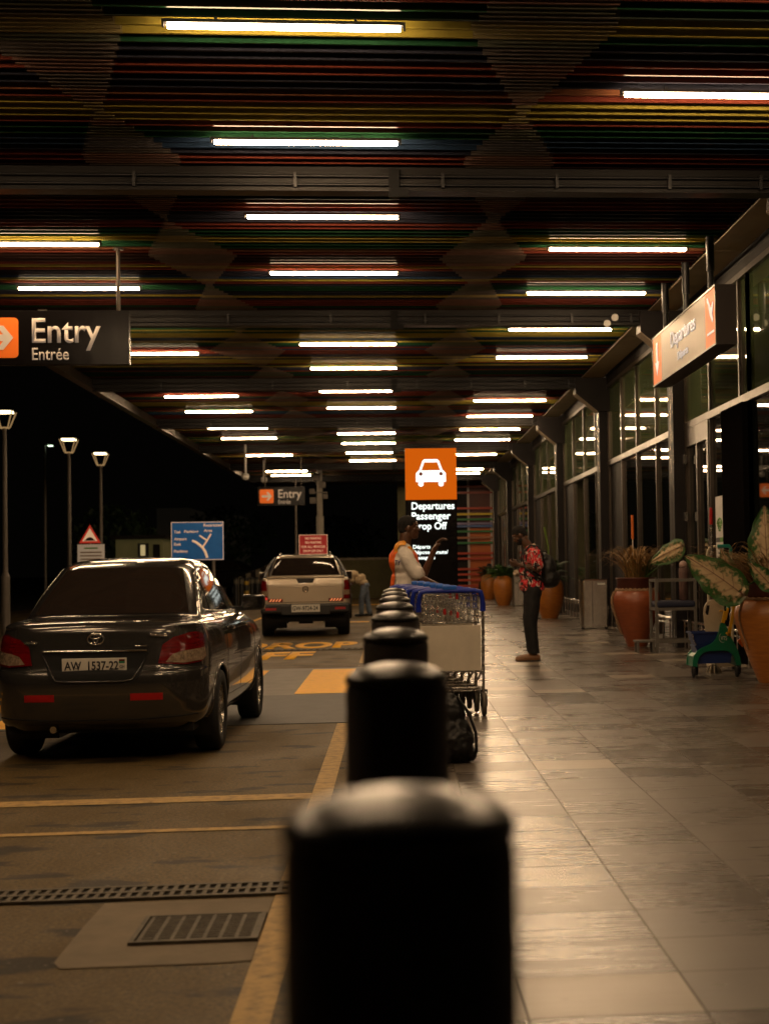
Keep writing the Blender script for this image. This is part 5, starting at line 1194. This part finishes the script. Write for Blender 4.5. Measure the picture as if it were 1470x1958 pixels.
MB().box((-.2, -.2, .42), (.2, .2, .455), bev=.01).build('seat', 'black', sc_)
for x in (-.17, .17):
    for y in (-.17, .17): MB().cyl((x, y, 0), (x, y, .42), .015, n=8).build('leg', 'chrome_s', sc_)
# ------------------------------------------------------------------ luggage trolleys
def trolley(loc, rz):
    t = empty('luggage_trolley', loc, rz)
    w = .275
    b = MB()
    for s in (1, -1):
        b.tube([(s*w, .03, .20), (s*w, .01, .55), (s*w, -.02, .98), (s*w*.97, -.02, 1.03)], .0135, n=10)
        b.tube([(s*w, .03, .22), (s*w, .16, .21), (s*.24, .55, .19), (s*.15, .92, .175), (0, .98, .17)], .0125, n=10)
        b.tube([(s*w, .02, .40), (s*.24, .20, .30), (s*.20, .50, .20)], .010, n=8)
    for y, x in ((.25, .262), (.38, .25), (.52, .24), (.68, .205), (.82, .17)): b.tube([(-x, y, .20), (x, y, .20)], .009, n=8)
    b.tube([(-w, .03, .24), (w, .03, .24)], .012, n=8)
    b.tube([(-w, .01, .385), (w, .01, .385)], .010, n=8)
    b.build('frame', 'chrome_s', t)
    MB().box((-w+.018, -.004, .392), (w-.018, .004, .78), bev=.003).build('board', 'trolley_board', t)
    h = MB(); h.tube([(-w*.99, -.02, .92), (-w*.985, -.035, 1.01), (-w*.93, -.045, 1.065), (-w*.75, -.05, 1.078), (w*.75, -.05, 1.078), (w*.93, -.045, 1.065), (w*.985, -.035, 1.01), (w*.99, -.02, .92)], [.018, .021, .022, .021, .021, .022, .021, .018], n=12)
    h.build('handle', 'blue_plastic', t)
    for s in (1, -1): MB().tube([(s*w*1.0, -.018, .90), (s*w*1.0, -.018, .98)], .024, n=12).build('grip_end', 'blue_plastic', t)
    MB().box((-.07, -.075, 1.085), (.05, -.015, 1.125), bev=.012).build('brake_lever', 'blue_bright', t, shade=False)
    k = MB()
    def cell(z): return .0 + .0
    for z in (.80, .86, .92, .98, 1.035):
        e = (1.035-z)*.22; k.tube([(-.245, .0, z), (.245, .0, z), (.235, .19-e, z), (-.235, .19-e, z)], .0034 if z not in (.80, 1.035) else .0058, n=6, closed=True)
    for i in range(15):
        x = -.235+.47*i/14; k.tube([(x, .0, 1.035), (x, .0, .80), (x*.97, .14, .80), (x*.97, .19, 1.035)], .0028, n=5)
    for i in range(4):
        y = .03+.04*i
        for s in (1, -1): k.tube([(s*.24, y, 1.035), (s*.24, y*.8, .80)], .0028, n=5)
    k.build('basket', 'chrome_s', t)
    for x, z in ((.045, 1.03), (-.06, .90), (.05, .87)): MB().box((x, -.02, z-.025), (x+.02, -.005, z+.025), bev=.004).build('clip', 'red_plastic', t)
    for s, y in ((1, .05), (-1, .05)):
        wv = empty('wheel', (s*(w+.005), y, .10)); wv.parent = t
        MB().lathe([(.055, -.018), (.094, -.018), (.10, -.010), (.10, .010), (.094, .018), (.055, .018)], n=26, axis='x').build('tyre', 'grey_rubber', wv)
        MB().lathe([(.002, -.014), (.056, -.012), (.056, .012), (.002, .014)], n=20, axis='x').build('hub', 'black', wv)
        MB().box((-.03, -.02, -.02), (-.022, .02, .115)).box((.022, -.02, -.02), (.03, .02, .115)).box((-.03, -.03, .105), (.03, .03, .125)).build('fork', 'black', wv)
    wf = empty('wheel', (0, .93, .07)); wf.parent = t
    MB().lathe([(.03, -.018), (.065, -.018), (.07, 0), (.065, .018), (.03, .018)], n=22, axis='x').lathe([(.002, -.014), (.031, -.014), (.031, .014), (.002, .014)], n=14, axis='x').build('tyre', 'grey_rubber', wf)
    MB().box((-.028, -.02, -.01), (-.021, .02, .10)).box((.021, -.02, -.01), (.028, .02, .10)).build('fork', 'black', wf)
    return t
M['grey_rubber'] = mat('grey_rubber', (.13, .11, .085), .7, var=.3, vscale=30)
TX, TY = .478, 13.78
tr0 = trolley((TX, TY, .15), R(0))
lab = ['nearest luggage trolley of the nested row with the full pale board showing', 'second luggage trolley from the camera in the nested row', 'third luggage trolley from the camera in the nested row', 'fourth luggage trolley from the camera in the nested row', 'fifth luggage trolley from the camera in the nested row', 'farthest luggage trolley of the nested row, closest to the worker']
for i in range(6):
    o = tr0 if i == 0 else copy_tree(tr0)
    o.location = (TX-.050*i, TY+.27*i, .15+.006*i); o.rotation_euler = (0, 0, R(1.5+.4*i)); tag(o, lab[i], 'luggage trolley', 'nested luggage trolleys beside the bollards')
# black rucksack on the tiles
rk = empty('backpack', onz(868, 1461, .15)); tag(rk, 'black rucksack standing on the tiles behind the second bollard', 'backpack')
B = Blob(); B.ell((-.02, .08, .16), (.15, .12, .17)); B.ell((-.035, .09, .31), (.115, .095, .15)); B.ell((.03, .02, .13), (.10, .07, .11)); B.cap((-.10, .08, .06), .07, (.08, .08, .06), .07)
B.build('bag', 'backpack', rk, vox=.008, smooth=3, disp=folds(.014, 14), cut=lambda q: q.z > .001)
MB().tube([(.03, .06, .43), (.10, .03, .33), (.145, .02, .20), (.15, .04, .08), (.13, .06, .02)], .010, n=6).build('strap', 'backpack', rk)
MB().tube([(-.07, .09, .455), (-.05, .09, .49), (-.01, .09, .49), (.0, .09, .455)], .008, n=6).build('grab_loop', 'backpack', rk)
# ------------------------------------------------------------------ clay pots and plants
def leafmat():
    m = bpy.data.materials.new('caladium_leaf'); m.use_nodes = True; N, L = nt(m); b = N['Principled BSDF']; b.inputs['Roughness'].default_value = .45
    at_ = N.new('ShaderNodeAttribute'); at_.attribute_name = 'lf'; sx = N.new('ShaderNodeSeparateXYZ'); L.new(at_.outputs['Vector'], sx.inputs[0])
    n = N.new('ShaderNodeTexNoise'); n.inputs['Scale'].default_value = 22; n.inputs['Detail'].default_value = 5; tc = N.new('ShaderNodeTexCoord'); L.new(tc.outputs['Object'], n.inputs[0])
    a = N.new('ShaderNodeMath'); a.operation = 'MULTIPLY_ADD'; L.new(n.outputs['Fac'], a.inputs[0]); a.inputs[1].default_value = 1.1; L.new(sx.outputs[1], a.inputs[2])
    r = N.new('ShaderNodeMapRange'); r.inputs[1].default_value = .80; r.inputs[2].default_value = 1.02; L.new(a.outputs[0], r.inputs[0])
    x = N.new('ShaderNodeMix'); x.data_type = 'RGBA'; L.new(r.outputs[0], x.inputs[0]); x.inputs[6].default_value = (.50, .36, .20, 1); x.inputs[7].default_value = (.03, .095, .018, 1)
    y = N.new('ShaderNodeMix'); y.data_type = 'RGBA'; L.new(sx.outputs[2], y.inputs[0]); L.new(x.outputs[2], y.inputs[6]); y.inputs[7].default_value = (.12, .035, .02, 1)
    L.new(y.outputs[2], b.inputs['Base Color']); return m
M['caladium'] = leafmat()
def big_leaf(parent, base, tip, nrm, wid, bend=.12):
    base = Vector(base); tip = Vector(tip); ax = (tip-base); Ln = ax.length; ax.normalize(); nr = Vector(nrm); nr = (nr-ax*nr.dot(ax)).normalized(); sd = ax.cross(nr)
    nu, nv = 64, 56; V = []; A = []
    for i in range(nu+1):
        u = i/nu
        hw = wid*(math.sin(math.pi*min(1, u**.55*1.0))**.72 if u < 1 else 0)+.002
        for j in range(nv+1):
            v = -1+2*j/nv
            lobe = -(.16*Ln)*abs(v)**1.2*max(0, 1-u*2.2)     # rear lobes
            x = u*Ln+lobe; yv = v*hw*(1+.04*math.sin(u*23+v*3))
            z = -bend*Ln*(u-.35)**2*1.6-abs(v)*hw*.28+.008*math.sin(u*16)*abs(v)+.006*math.sin(v*11)
            V.append(base+ax*x+sd*yv+nr*z)
            q = (u*5.2-abs(v)*1.5); fr = abs((q % 1)-.5); vein = max(0, 1-fr/.07)*(1 if abs(v) < .88 else 0); mid = max(0, 1-abs(v)*hw/.006)
            A.append((u, abs(v)*.62+u*.12, min(1, max(vein*.8, mid))))
    Fc = [(i*(nv+1)+j, (i+1)*(nv+1)+j, (i+1)*(nv+1)+j+1, i*(nv+1)+j+1) for i in range(nu) for j in range(nv)]
    o = MB().add(V, Fc, 0, True).build('leaf', 'caladium', parent)
    at_ = o.data.attributes.new('lf', 'FLOAT_VECTOR', 'POINT')
    at_.data.foreach_set('vector', [c for a in A for c in a]); return o
def blades(name, parent, c, n, h, spread, m, w=.012, seed=1, lean=(0, 0), droop=.5):
    rnd = random.Random(seed); b = MB()
    for k in range(n):
        a = rnd.uniform(0, 6.283); r_ = rnd.uniform(.0, .16); L_ = h*rnd.uniform(.55, 1.1); sp = spread*rnd.uniform(.2, 1.1); ww = w*rnd.uniform(.6, 1.2)
        d = Vector((math.cos(a)+lean[0], math.sin(a)+lean[1], 0)); p0 = Vector(c)+Vector((math.cos(a)*r_, math.sin(a)*r_, -.04)); sd = Vector((-math.sin(a+rnd.uniform(-1, 1)), math.cos(a), 0)).normalized()
        S_ = 7; V = []
        for i in range(S_+1):
            t = i/S_; q = p0+d*sp*(t**1.4)+Vector((0, 0, L_*(t-droop*t*t*t))); wv = ww*(1-t**2)*.5+.0008
            V += [q-sd*wv, q+sd*wv]
        b.add(V, [(2*i, 2*i+2, 2*i+3, 2*i+1) for i in range(S_)], 0, True)
    return b.build(name, m, parent)
def fronds(name, parent, c, n, L_, m, seed=2):
    rnd = random.Random(seed); b = MB()
    for k in range(n):
        a = rnd.uniform(0, 6.283); el = rnd.uniform(.3, 1.35); l = L_*rnd.uniform(.6, 1.1); p = Vector(c); pts = []
        for i in range(13):
            t = i/12; pts.append(p+Vector((math.cos(a)*math.cos(el)*l*t, math.sin(a)*math.cos(el)*l*t, math.sin(el)*l*t-.45*l*t*t)))
        b.tube(pts, .004, n=4); sd = Vector((-math.sin(a), math.cos(a), 0))
        for i in range(2, 13):
            for s in (1, -1):
                q = pts[i]; tl = .16*l*(1.2-i/13)+.04; d = (sd*s+(pts[i]-pts[i-1]).normalized()*.6).normalized(); u = Vector((0, 0, 1))
                b.add([q, q+d*tl*.5+u*.012+(pts[i]-pts[i-1]).normalized()*.018, q+d*tl-u*.03, q+d*tl*.5-(pts[i]-pts[i-1]).normalized()*.018], [(0, 1, 2, 3)])
    return b.build(name, m, parent)
def pot(x, y, label, prof, m, group='large clay pots along the glass'):
    t = empty('clay_pot', (x, y, .15)); tag(t, label, 'pot', group)
    MB().lathe(prof, n=56).build('body', m, t); rr, rz = prof[-1]
    MB().lathe([(rr*.9, rz-.05), (.002, rz-.05)], n=30).build('soil', mat('soil', (.03, .02, .012), .95, bump=.5) if 'soil' not in M else 'soil', t)
    return t
def smoothprof(k, n=5):
    out = []
    for i in range((len(k)-1)*n+1): out.append(tuple(catmull(k, i/n)))
    return out
BIG = smoothprof([(.15, 0), (.19, .10), (.27, .32), (.355, .58), (.375, .70), (.345, .82), (.285, .885), (.275, .90)])
pm = pot(3.71, 24.5, 'red brown clay pot with rope braid and dry grass, left of the metal chair', BIG, 'pot_red')
MB().lathe([(.285, .885), (.300, .90), (.300, 1.03), (.320, 1.045), (.315, 1.06), (.29, 1.05), (.28, 1.0)], n=48).build('rim', 'pot_rim', pm)
def braid(pts, r=.018, parent=None, closed=False):
    b = MB()
    for ph_ in (0, math.pi):
        Q = []
        for i, p in enumerate(pts):
            a = i*.95+ph_; Q.append(Vector(p)+Vector((math.cos(a)*r*.7, math.sin(a)*r*.5, math.sin(a)*r*.9)))
        b.tube(Q, r*.75, n=6, closed=closed)
    return b.build('rope_braid', 'rope', parent)
braid([(.302*math.cos(a), .302*math.sin(a), .875) for a in [2*math.pi*i/90 for i in range(90)]], parent=pm, closed=True)
def prof_r(prof, z):
    for (r1, z1), (r2, z2) in zip(prof, prof[1:]):
        if z1 <= z <= z2: return r1+(r2-r1)*(z-z1)/max(1e-6, z2-z1)
    return prof[-1][0]
braid([((prof_r(BIG, z)+.012)*math.cos(R(188)), (prof_r(BIG, z)+.012)*math.sin(R(188)), z) for z in [.86-.66*i/36 for i in range(37)]], parent=pm)
ga = empty('grass_plant', (3.71, 24.5, 1.19)); tag(ga, 'dry brown grass spraying from the red brown pot beside the chair', 'plant')
blades('blades', ga, (0, 0, 0), 260, 1.05, .66, 'grass_dry', .015, 5, droop=.62)
blades('green_blades', ga, (.1, 0, 0), 60, .6, .45, 'leaf', .014, 6)
ca = empty('leafy_plant', (3.80, 24.3, 1.19)); tag(ca, 'cream and green veined leaf rising from the red brown pot by the chair', 'plant')
a_ = at(1297, 1046, 23.55)-ca.location; b_ = at(1238, 1076, 23.9)-ca.location
MB().tube([(0, 0, 0), tuple(a_*.6+Vector((0, 0, -.03))), tuple(a_)], [.012, .01, .007], n=6).build('stalk', 'leaf', ca)
big_leaf(ca, a_, b_, (.15, -1, .45), .17)
sk = empty('made_up_stake', (at(1209, 1040, 24.7).x, 24.7, 1.16)); tag(sk, 'thin made-up stake with an orange top standing in the red brown pot', 'stake')  # stake made up for an orange streak above the pot
zt = at(1209, 985, 24.7).z-1.16; zm = at(1209, 1031, 24.7).z-1.16
MB().cyl((0, 0, 0), (0, 0, zm), .008, n=8).build('rod', 'white_sign', sk); MB().cyl((0, 0, zm), (0, 0, zt), .022, n=10).build('orange_top', 'orange_vinyl', sk)
BIG2 = [(r*1.10, z*1.02) for r, z in BIG]
pr = pot(4.00, 16.75, 'large ribbed orange clay pot cut by the right edge of the picture', BIG2, 'pot_orange')
MB().lathe([(.315, .905), (.33, .92), (.33, 1.02), (.352, 1.035), (.345, 1.05), (.32, 1.04), (.31, 1.0)], n=48).build('rim', 'pot_rim', pr)
braid([((.345)*math.cos(a), (.345)*math.sin(a), .895) for a in [2*math.pi*i/100 for i in range(100)]], .012, pr, True)
braid([((prof_r(BIG2, z)+.008)*math.cos(R(200)), (prof_r(BIG2, z)+.008)*math.sin(R(200)), z) for z in [.86-.5*i/36 for i in range(37)]], .009, pr)
gb = empty('grass_plant', (3.98, 16.75, 1.18)); tag(gb, 'dry brown grass fanning left from the large orange pot at the right edge', 'plant')
blades('blades', gb, (0, 0, 0), 360, .72, .66, 'grass_dry', .011, 9, lean=(-.75, 0), droop=.55); blades('green_blades', gb, (0, 0, 0), 70, .75, .5, 'leaf', .010, 10, lean=(-.3, -.3)); blades('stray_blades', gb, (-.1, -.1, 0), 60, .95, .95, 'grass_dry', .009, 12, lean=(-.7, -.5), droop=.6)
def veined(px0, py0, px1, py1, Y, wid, label, nrm):
    t = empty('leafy_plant', (4.0, 16.75, 1.18)); tag(t, label, 'plant'); L0 = Vector((4.0, 16.75, 1.18))
    a = at(px0, py0, Y)-L0; c = at(px1, py1, Y)-L0
    MB().tube([(0, 0, -.03), tuple(a*.5+Vector((0, 0, .08))), tuple(a)], [.012, .010, .006], n=6).build('stalk', 'leaf', t); big_leaf(t, a, c, nrm, wid); return t
veined(1412, 1130, 1312, 1060, 16.2, .215, 'broad cream and green leaf hanging left over the cleaning cart', (-.3, -1, .55))
veined(1466, 1088, 1460, 966, 16.5, .20, 'tall upright cream and green leaf at the right edge of the picture', (-.25, -1, .1))
po2 = smoothprof([(.19, 0), (.22, .08), (.31, .34), (.345, .62), (.31, .84), (.22, .96), (.20, 1.0)])
for (px, Y, lb, sc1, pl) in ((1050, 37.8, 'smooth orange clay pot directly behind the man in the floral shirt', 1.0, 1), (962.5, 50.1, 'orange clay pot standing left of the narrow steel bin', .93, 2), (935, 59.5, 'farthest orange clay pot beside the seated person', .93, 3)):
    x = at(px, 1150, Y).x; t = pot(x, Y, lb, [(r*sc1, z*sc1) for r, z in po2], 'pot_orange'); g_ = empty('fern_plant', (x, Y, .15+sc1)); tag(g_, {1: 'green fern with one tall pale stalk growing behind the floral shirt man', 2: 'bushy green plant in the pot left of the narrow steel bin', 3: 'dark green plant in the farthest clay pot'}[pl], 'plant')
    fronds('fronds', g_, (0, 0, -.05), 46 if pl < 3 else 34, .85 if pl == 1 else .72, 'leaf_dark' if pl != 2 else 'leaf', pl)
    blades('blades', g_, (0, 0, 0), 60, .6, .35, 'leaf', .04, 20+pl)
    if pl == 1:
        q = at(1040, 1008, Y)-g_.location; MB().tube([(0, 0, 0), tuple(q*.6+Vector((.05, 0, 0))), tuple(q)], [.02, .018, .025], n=6).build('stalk', 'leaf_lime' if 'leaf_lime' in M else mat('leaf_lime', (.16, .26, .03), .5), g_)
veined(1474, 1120, 1432, 1075, 16.1, .10, 'small mottled leaf low between the dry grass and the right edge', (-.3, -1, .4))
veined(1405, 1120, 1378, 1048, 17.0, .10, 'narrow mottled leaf standing behind the broad leaf over the cleaning cart', (-.1, -1, .3))
# ------------------------------------------------------------------ bins
def bin_(x, y, w_, d, h, label, rz=0.0):
    t = empty('steel_bin', (x, y, .15), rz); tag(t, label, 'bin', 'steel bins along the walkway')
    n = 12; pl = [(w_*.42, d/2), (-w_*.30, d/2)] + [(-w_*.30-w_*.2*math.sin(math.pi*i/n), d/2*math.cos(math.pi*i/n)) for i in range(1, n)] + [(-w_*.30, -d/2), (w_*.42, -d/2), (w_*.5, -d/2+w_*.08), (w_*.5, d/2-w_*.08)]
    lo = [(x_*.93, y_*.93) for x_, y_ in pl]
    V = [(a, b_, .07) for a, b_ in lo]+[(a, b_, h-.02) for a, b_ in pl]; k = len(pl)
    MB().add(V, [(i, (i+1) % k, k+(i+1) % k, k+i) for i in range(k)]+[list(range(k))], 0).build('body', 'steel', t)
    MB().prism([(a*1.03, b_*1.03) for a, b_ in pl], h-.019, h+.004, 'z').build('lid', 'chrome', t)
    MB().box((-w_*.06, -d/2-.002, .12), (-w_*.05, -d/2+.02, h-.03)).build('door_gap', 'void', t)
    MB().box((w_*.12, -d/2-.006, h-.10), (w_*.36, -d/2-.0005, h-.07)).build('label_plate', 'white_sign', t)
    MB().prism([(a*1.0, b_*1.0) for a, b_ in lo], .045, .069, 'z').build('plinth', 'chrome_s', t)
    for sx in (-.36, .40):
        for sy in (-.36, .36): MB().cyl((sx*w_, sy*d, 0), (sx*w_, sy*d, .045), .025, n=10).build('foot', 'black', t)
    return t
bin_(3.88, 31.2, .60, .45, .97, 'wide shiny steel bin between the man and the red brown pot', R(-4))
b2_ = bin_(at(991, 1150, 48.8).x, 48.8, .42, .40, .92, 'narrow steel bin just left of the man in the floral shirt')
pc = empty('crumpled_paper', b2_.location+Vector((-.03, 0, .925))); tag(pc, 'crumpled pale paper lying on top of the narrow steel bin', 'paper')
B = Blob(); B.ell((0, 0, .09), (.12, .10, .09)); B.build('sheet', mat('pale_paper', (.55, .42, .30), .8), pc, vox=.02, smooth=0, disp=folds(.05, 14))  # crumpled paper, the loose sheet on the bin
# ------------------------------------------------------------------ metal high chair
M['grey_tube'] = mat('grey_painted_tube', (.16, .145, .125), .45, .2, var=.25, vscale=9)
c0 = onz(1256, 1247, .15); c0.y = 22.6; c0.x = at(1256, 1247, 22.6).x
ch = empty('high_chair', c0); tag(ch, 'grey square tube high chair with a navy seat cushion and footstep', 'chair')
W_, D_ = .56, .50; s_ = .021
for x in (0, W_):
    for y in (0, D_): MB().box((x-s_, y-s_, 0), (x+s_, y+s_, 1.05), bev=.004).build('leg', 'grey_tube', ch)
for z, nm_ in ((1.03, 'top_rail'), (.62, 'seat_frame'), (.16, 'foot_rail')):
    b = MB()
    for y in (0, D_): 
        if not (z == 1.03 and y == 99): b.box((s_+.001, y-s_*.9, z-s_), (W_-s_-.001, y+s_*.9, z+s_))
    for x in (0, W_): b.box((x-s_*.9, s_+.001, z-s_), (x+s_*.9, D_-s_-.001, z+s_))
    b.build(nm_, 'grey_tube', ch)
MB().box((.0, -.03, .643), (W_+.0, D_+.02, .735), bev=.03).build('cushion', 'navy', ch, shade=False)
fs = MB(); fs.box((-.30, .0, .15), (-.03, .30, .18), bev=.004)
for x in (-.285, -.06):
    for y in (.015, .26): fs.box((x, y, 0), (x+.03, y+.03, .149))
fs.build('footstep', 'grey_tube', ch)
rl = empty('rolled_umbrella', c0+Vector((.44, .24, .736))); tag(rl, 'brown rolled bundle standing upright on the high chair seat', 'umbrella')
MB().lathe([(.05, 0), (.066, .02), (.066, .22), (.070, .40), (.066, .46), (.045, .475)], n=20).build('folded_cloth', mat('brown_cloth', (.14, .075, .06), .7, var=.5, vscale=8, stretch=(6, 6, .6)), rl, shade=True)
MB().lathe([(.045, .4755), (.062, .49), (.058, .53), (.035, .56), (.002, .57)], n=16).build('cap', mat('pink_cap', (.42, .28, .24), .5), rl, shade=True)
# ------------------------------------------------------------------ cleaning cart
k0 = Vector((at(1324, 1297, 17.6).x, 17.6, .15)); Z3 = 1419.0
ct = empty('cleaning_cart', k0); tag(ct, 'green wheeled cleaning cart with cream wringer plate and yellow levers', 'cleaning cart')
def cz(x, y): return ((x-280)/Z3, (1785-y)/Z3)
side = [(280, 1612), (284, 1520), (305, 1430), (350, 1375), (420, 1320), (520, 1280), (590, 1250), (645, 1200), (690, 1120), (715, 1040), (740, 930), (810, 925), (850, 1030), (900, 1150), (965, 1270), (1010, 1370), (1040, 1470), (1060, 1605), (975, 1605), (955, 1500), (915, 1420), (860, 1378), (780, 1362), (540, 1365), (450, 1395), (390, 1450), (360, 1530), (355, 1612)]
for k, y in enumerate((0, .36)):
    MB().prism([cz(*p) for p in side], y, y+.035, 'y').build('side_frame', 'green_plastic', ct)
b = MB(); b.prism([cz(1012, 1375), cz(1060, 1605), cz(975, 1605), cz(930, 1400)], .0355, .359, 'y'); b.prism([cz(300, 1450), cz(355, 1400), cz(355, 1612), cz(290, 1612)], .0355, .359, 'y'); b.build('cross_panel', 'green_plastic', ct)
def bucket(x0, x1, z0, z1, y0, y1, nm, m, tp=.05):
    V = [(x0+tp, y0+tp*.5, z0), (x1-tp, y0+tp*.5, z0), (x1-tp, y1-tp*.5, z0), (x0+tp, y1-tp*.5, z0), (x0, y0, z1), (x1, y0, z1), (x1, y1, z1), (x0, y1, z1)]
    b = MB().add(V, [(0, 1, 2, 3), (0, 1, 5, 4), (1, 2, 6, 5), (2, 3, 7, 6), (3, 0, 4, 7)]); b.box((x0-.012, y0-.012, z1-.012), (x1+.012, y0+.006, z1+.006)).box((x0-.012, y1-.006, z1-.012), (x1+.012, y1+.012, z1+.006)).box((x0-.012, y0+.0061, z1-.012), (x0+.006, y1-.0061, z1+.006)).box((x1-.006, y0+.0061, z1-.012), (x1+.012, y1-.0061, z1+.006))
    b.box((x0+tp*.4, y0+.03, z1-.09), (x1-tp*.4, y1-.03, z1-.07)); return b.build(nm, m, ct)
bucket(.01, .30, .36, .50, .045, .35, 'upper_bucket', 'blue_bucket', .04)
bucket(.05, .46, .155, .35, .04, .355, 'lower_bucket', 'blue_bucket', .02)
MB().tube([(.015, .04, .50), (.02, .03, .42), (.05, .02, .36)], .005, n=6).build('bucket_bail', 'chrome_s', ct)
wr = [(530, 1065), (505, 900), (497, 780), (510, 680), (545, 610), (610, 562), (690, 555), (770, 590), (825, 660), (830, 760), (790, 900), (740, 1065)]
b = MB(); b.prism([cz(*p) for p in wr], .10, .125, 'y'); b.build('wringer_plate', 'cream_plastic', ct)
b = MB(); b.prism([cz(545, 800), cz(525, 760), cz(555, 650), cz(595, 650), cz(590, 700), cz(570, 800)], .0965, .0995, 'y'); b.build('plate_slot', 'void', ct)
b = MB(); b.prism([cz(*p) for p in ((960, 960), (950, 800), (1000, 700), (1060, 640), (1110, 680), (1100, 900), (1050, 970))], .20, .225, 'y'); b.build('rear_plate', 'cream_plastic', ct)
def lever(p, q, w_, y, m='yellow_plastic', nm='lever'):
    a, c = Vector((*cz(*p),)), Vector((*cz(*q),)); d = (c-a).normalized(); n_ = Vector((-d.y, d.x))*w_/2
    MB().prism([tuple(a-n_), tuple(c-n_), tuple(c+n_), tuple(a+n_)], y, y+.03, 'y').build(nm, m, ct)
lever((860, 1130), (960, 650), .032, -.032); lever((770, 925), (815, 740), .036, -.031); lever((815, 880), (860, 690), .018, -.028); lever((745, 735), (800, 740), .012, .06)
lever((935, 640), (1010, 520), .03, -.02); lever((855, 720), (920, 560), .034, .01, 'green_plastic', 'mop_clamp'); lever((960, 510), (1090, 370), .045, .02, 'green_plastic', 'mop_clamp'); lever((1040, 620), (1120, 560), .04, .05, 'green_plastic', 'mop_clamp')
lever((1060, 1200), (1140, 1300), .05, .10, 'orange_vinyl', 'pedal'); lever((820, 1080), (890, 1130), .02, -.032)
text('mark', 'VTS', 'white_sign', ct, (*[cz(735, 1200)[0]], -.002, cz(735, 1200)[1]), width=.07, height=.045, thick=.002, bold=.0)
b = MB(); b.tube([(cz(770, 1160)[0]+.042*math.cos(a), -.003, cz(770, 1160)[1]+.052*math.sin(a)) for a in [R(k) for k in range(120, 300, 12)]], .0022, n=4); b.build('mark', 'white_sign', ct)
for x, y in ((.01, .015), (.11, .375), (.50, .015), (.60, .375)):
    wv = empty('caster', (x, y, 0)); wv.parent = ct
    MB().lathe([(.002, -.013), (.050, -.013), (.055, -.007), (.055, .007), (.050, .013), (.002, .013)], n=22, axis='x', c=(.0, 0, .055)).build('tyre', 'rubber', wv)
    MB().box((-.022, -.016, .05), (-.015, .016, .12)).box((.015, -.016, .05), (.022, .016, .12)).box((-.022, -.02, .1201), (.022, .02, .13)).build('fork', 'black', wv)
mp_ = empty('mop', (at(1361, 1120, 18.3).x, 18.3, .15)); tag(mp_, 'mop with a pale shaft and ribbed red handle standing behind the cleaning cart', 'mop')
zt = at(1361, 971, 18.3).z-.15; zr = at(1361, 1003, 18.3).z-.15
MB().cyl((0, 0, .12), (0, 0, zr), .016, n=10).build('shaft', 'chrome_s', mp_)
MB().lathe([(.018+.004*(i % 2), zr+(zt-zr)*i/14) for i in range(15)]+[(.002, zt+.004)], n=14).build('grip', 'red_plastic', mp_)
b = MB(); rnd = random.Random(4)
for k in range(60):
    a = rnd.uniform(0, 6.28); r_ = rnd.uniform(.02, .10); b.tube([(0, 0, .13), (math.cos(a)*r_*.7, math.sin(a)*r_*.7, .07), (math.cos(a)*r_, math.sin(a)*r_, .004)], .006, n=4)
b.build('strands', 'cream_plastic', mp_)
hc = empty('hand_truck', (at(1352, 1060, 18.8).x, 18.8, .15)); tag(hc, 'pale tube push frame with a teal corner grip behind the veined leaves', 'hand truck')
ztp = at(1352, 1048, 18.8).z-.15
b = MB(); b.tube([(0, 0, .06), (0, 0, ztp-.05), (.02, 0, ztp), (.10, 0, ztp+.02)], .016, n=8); b.tube([(.28, 0, .06), (.28, 0, ztp-.02)], .016, n=8); b.tube([(0, 0, .5), (.28, 0, .5)], .012, n=8); b.box((-.03, -.18, .05), (.31, .05, .10)); b.build('frame', 'cream_plastic', hc)
MB().tube([(.12, 0, ztp+.02), (.26, 0, ztp+.02), (.28, 0, ztp-.01), (.28, 0, ztp-.09)], .022, n=8).build('grip', mat('teal_grip', (.01, .20, .15), .4), hc)
for x in (0, .28): MB().cyl((x-.012, 0, .05), (x+.012, 0, .05), .05, n=16).build('wheel', 'rubber', hc)
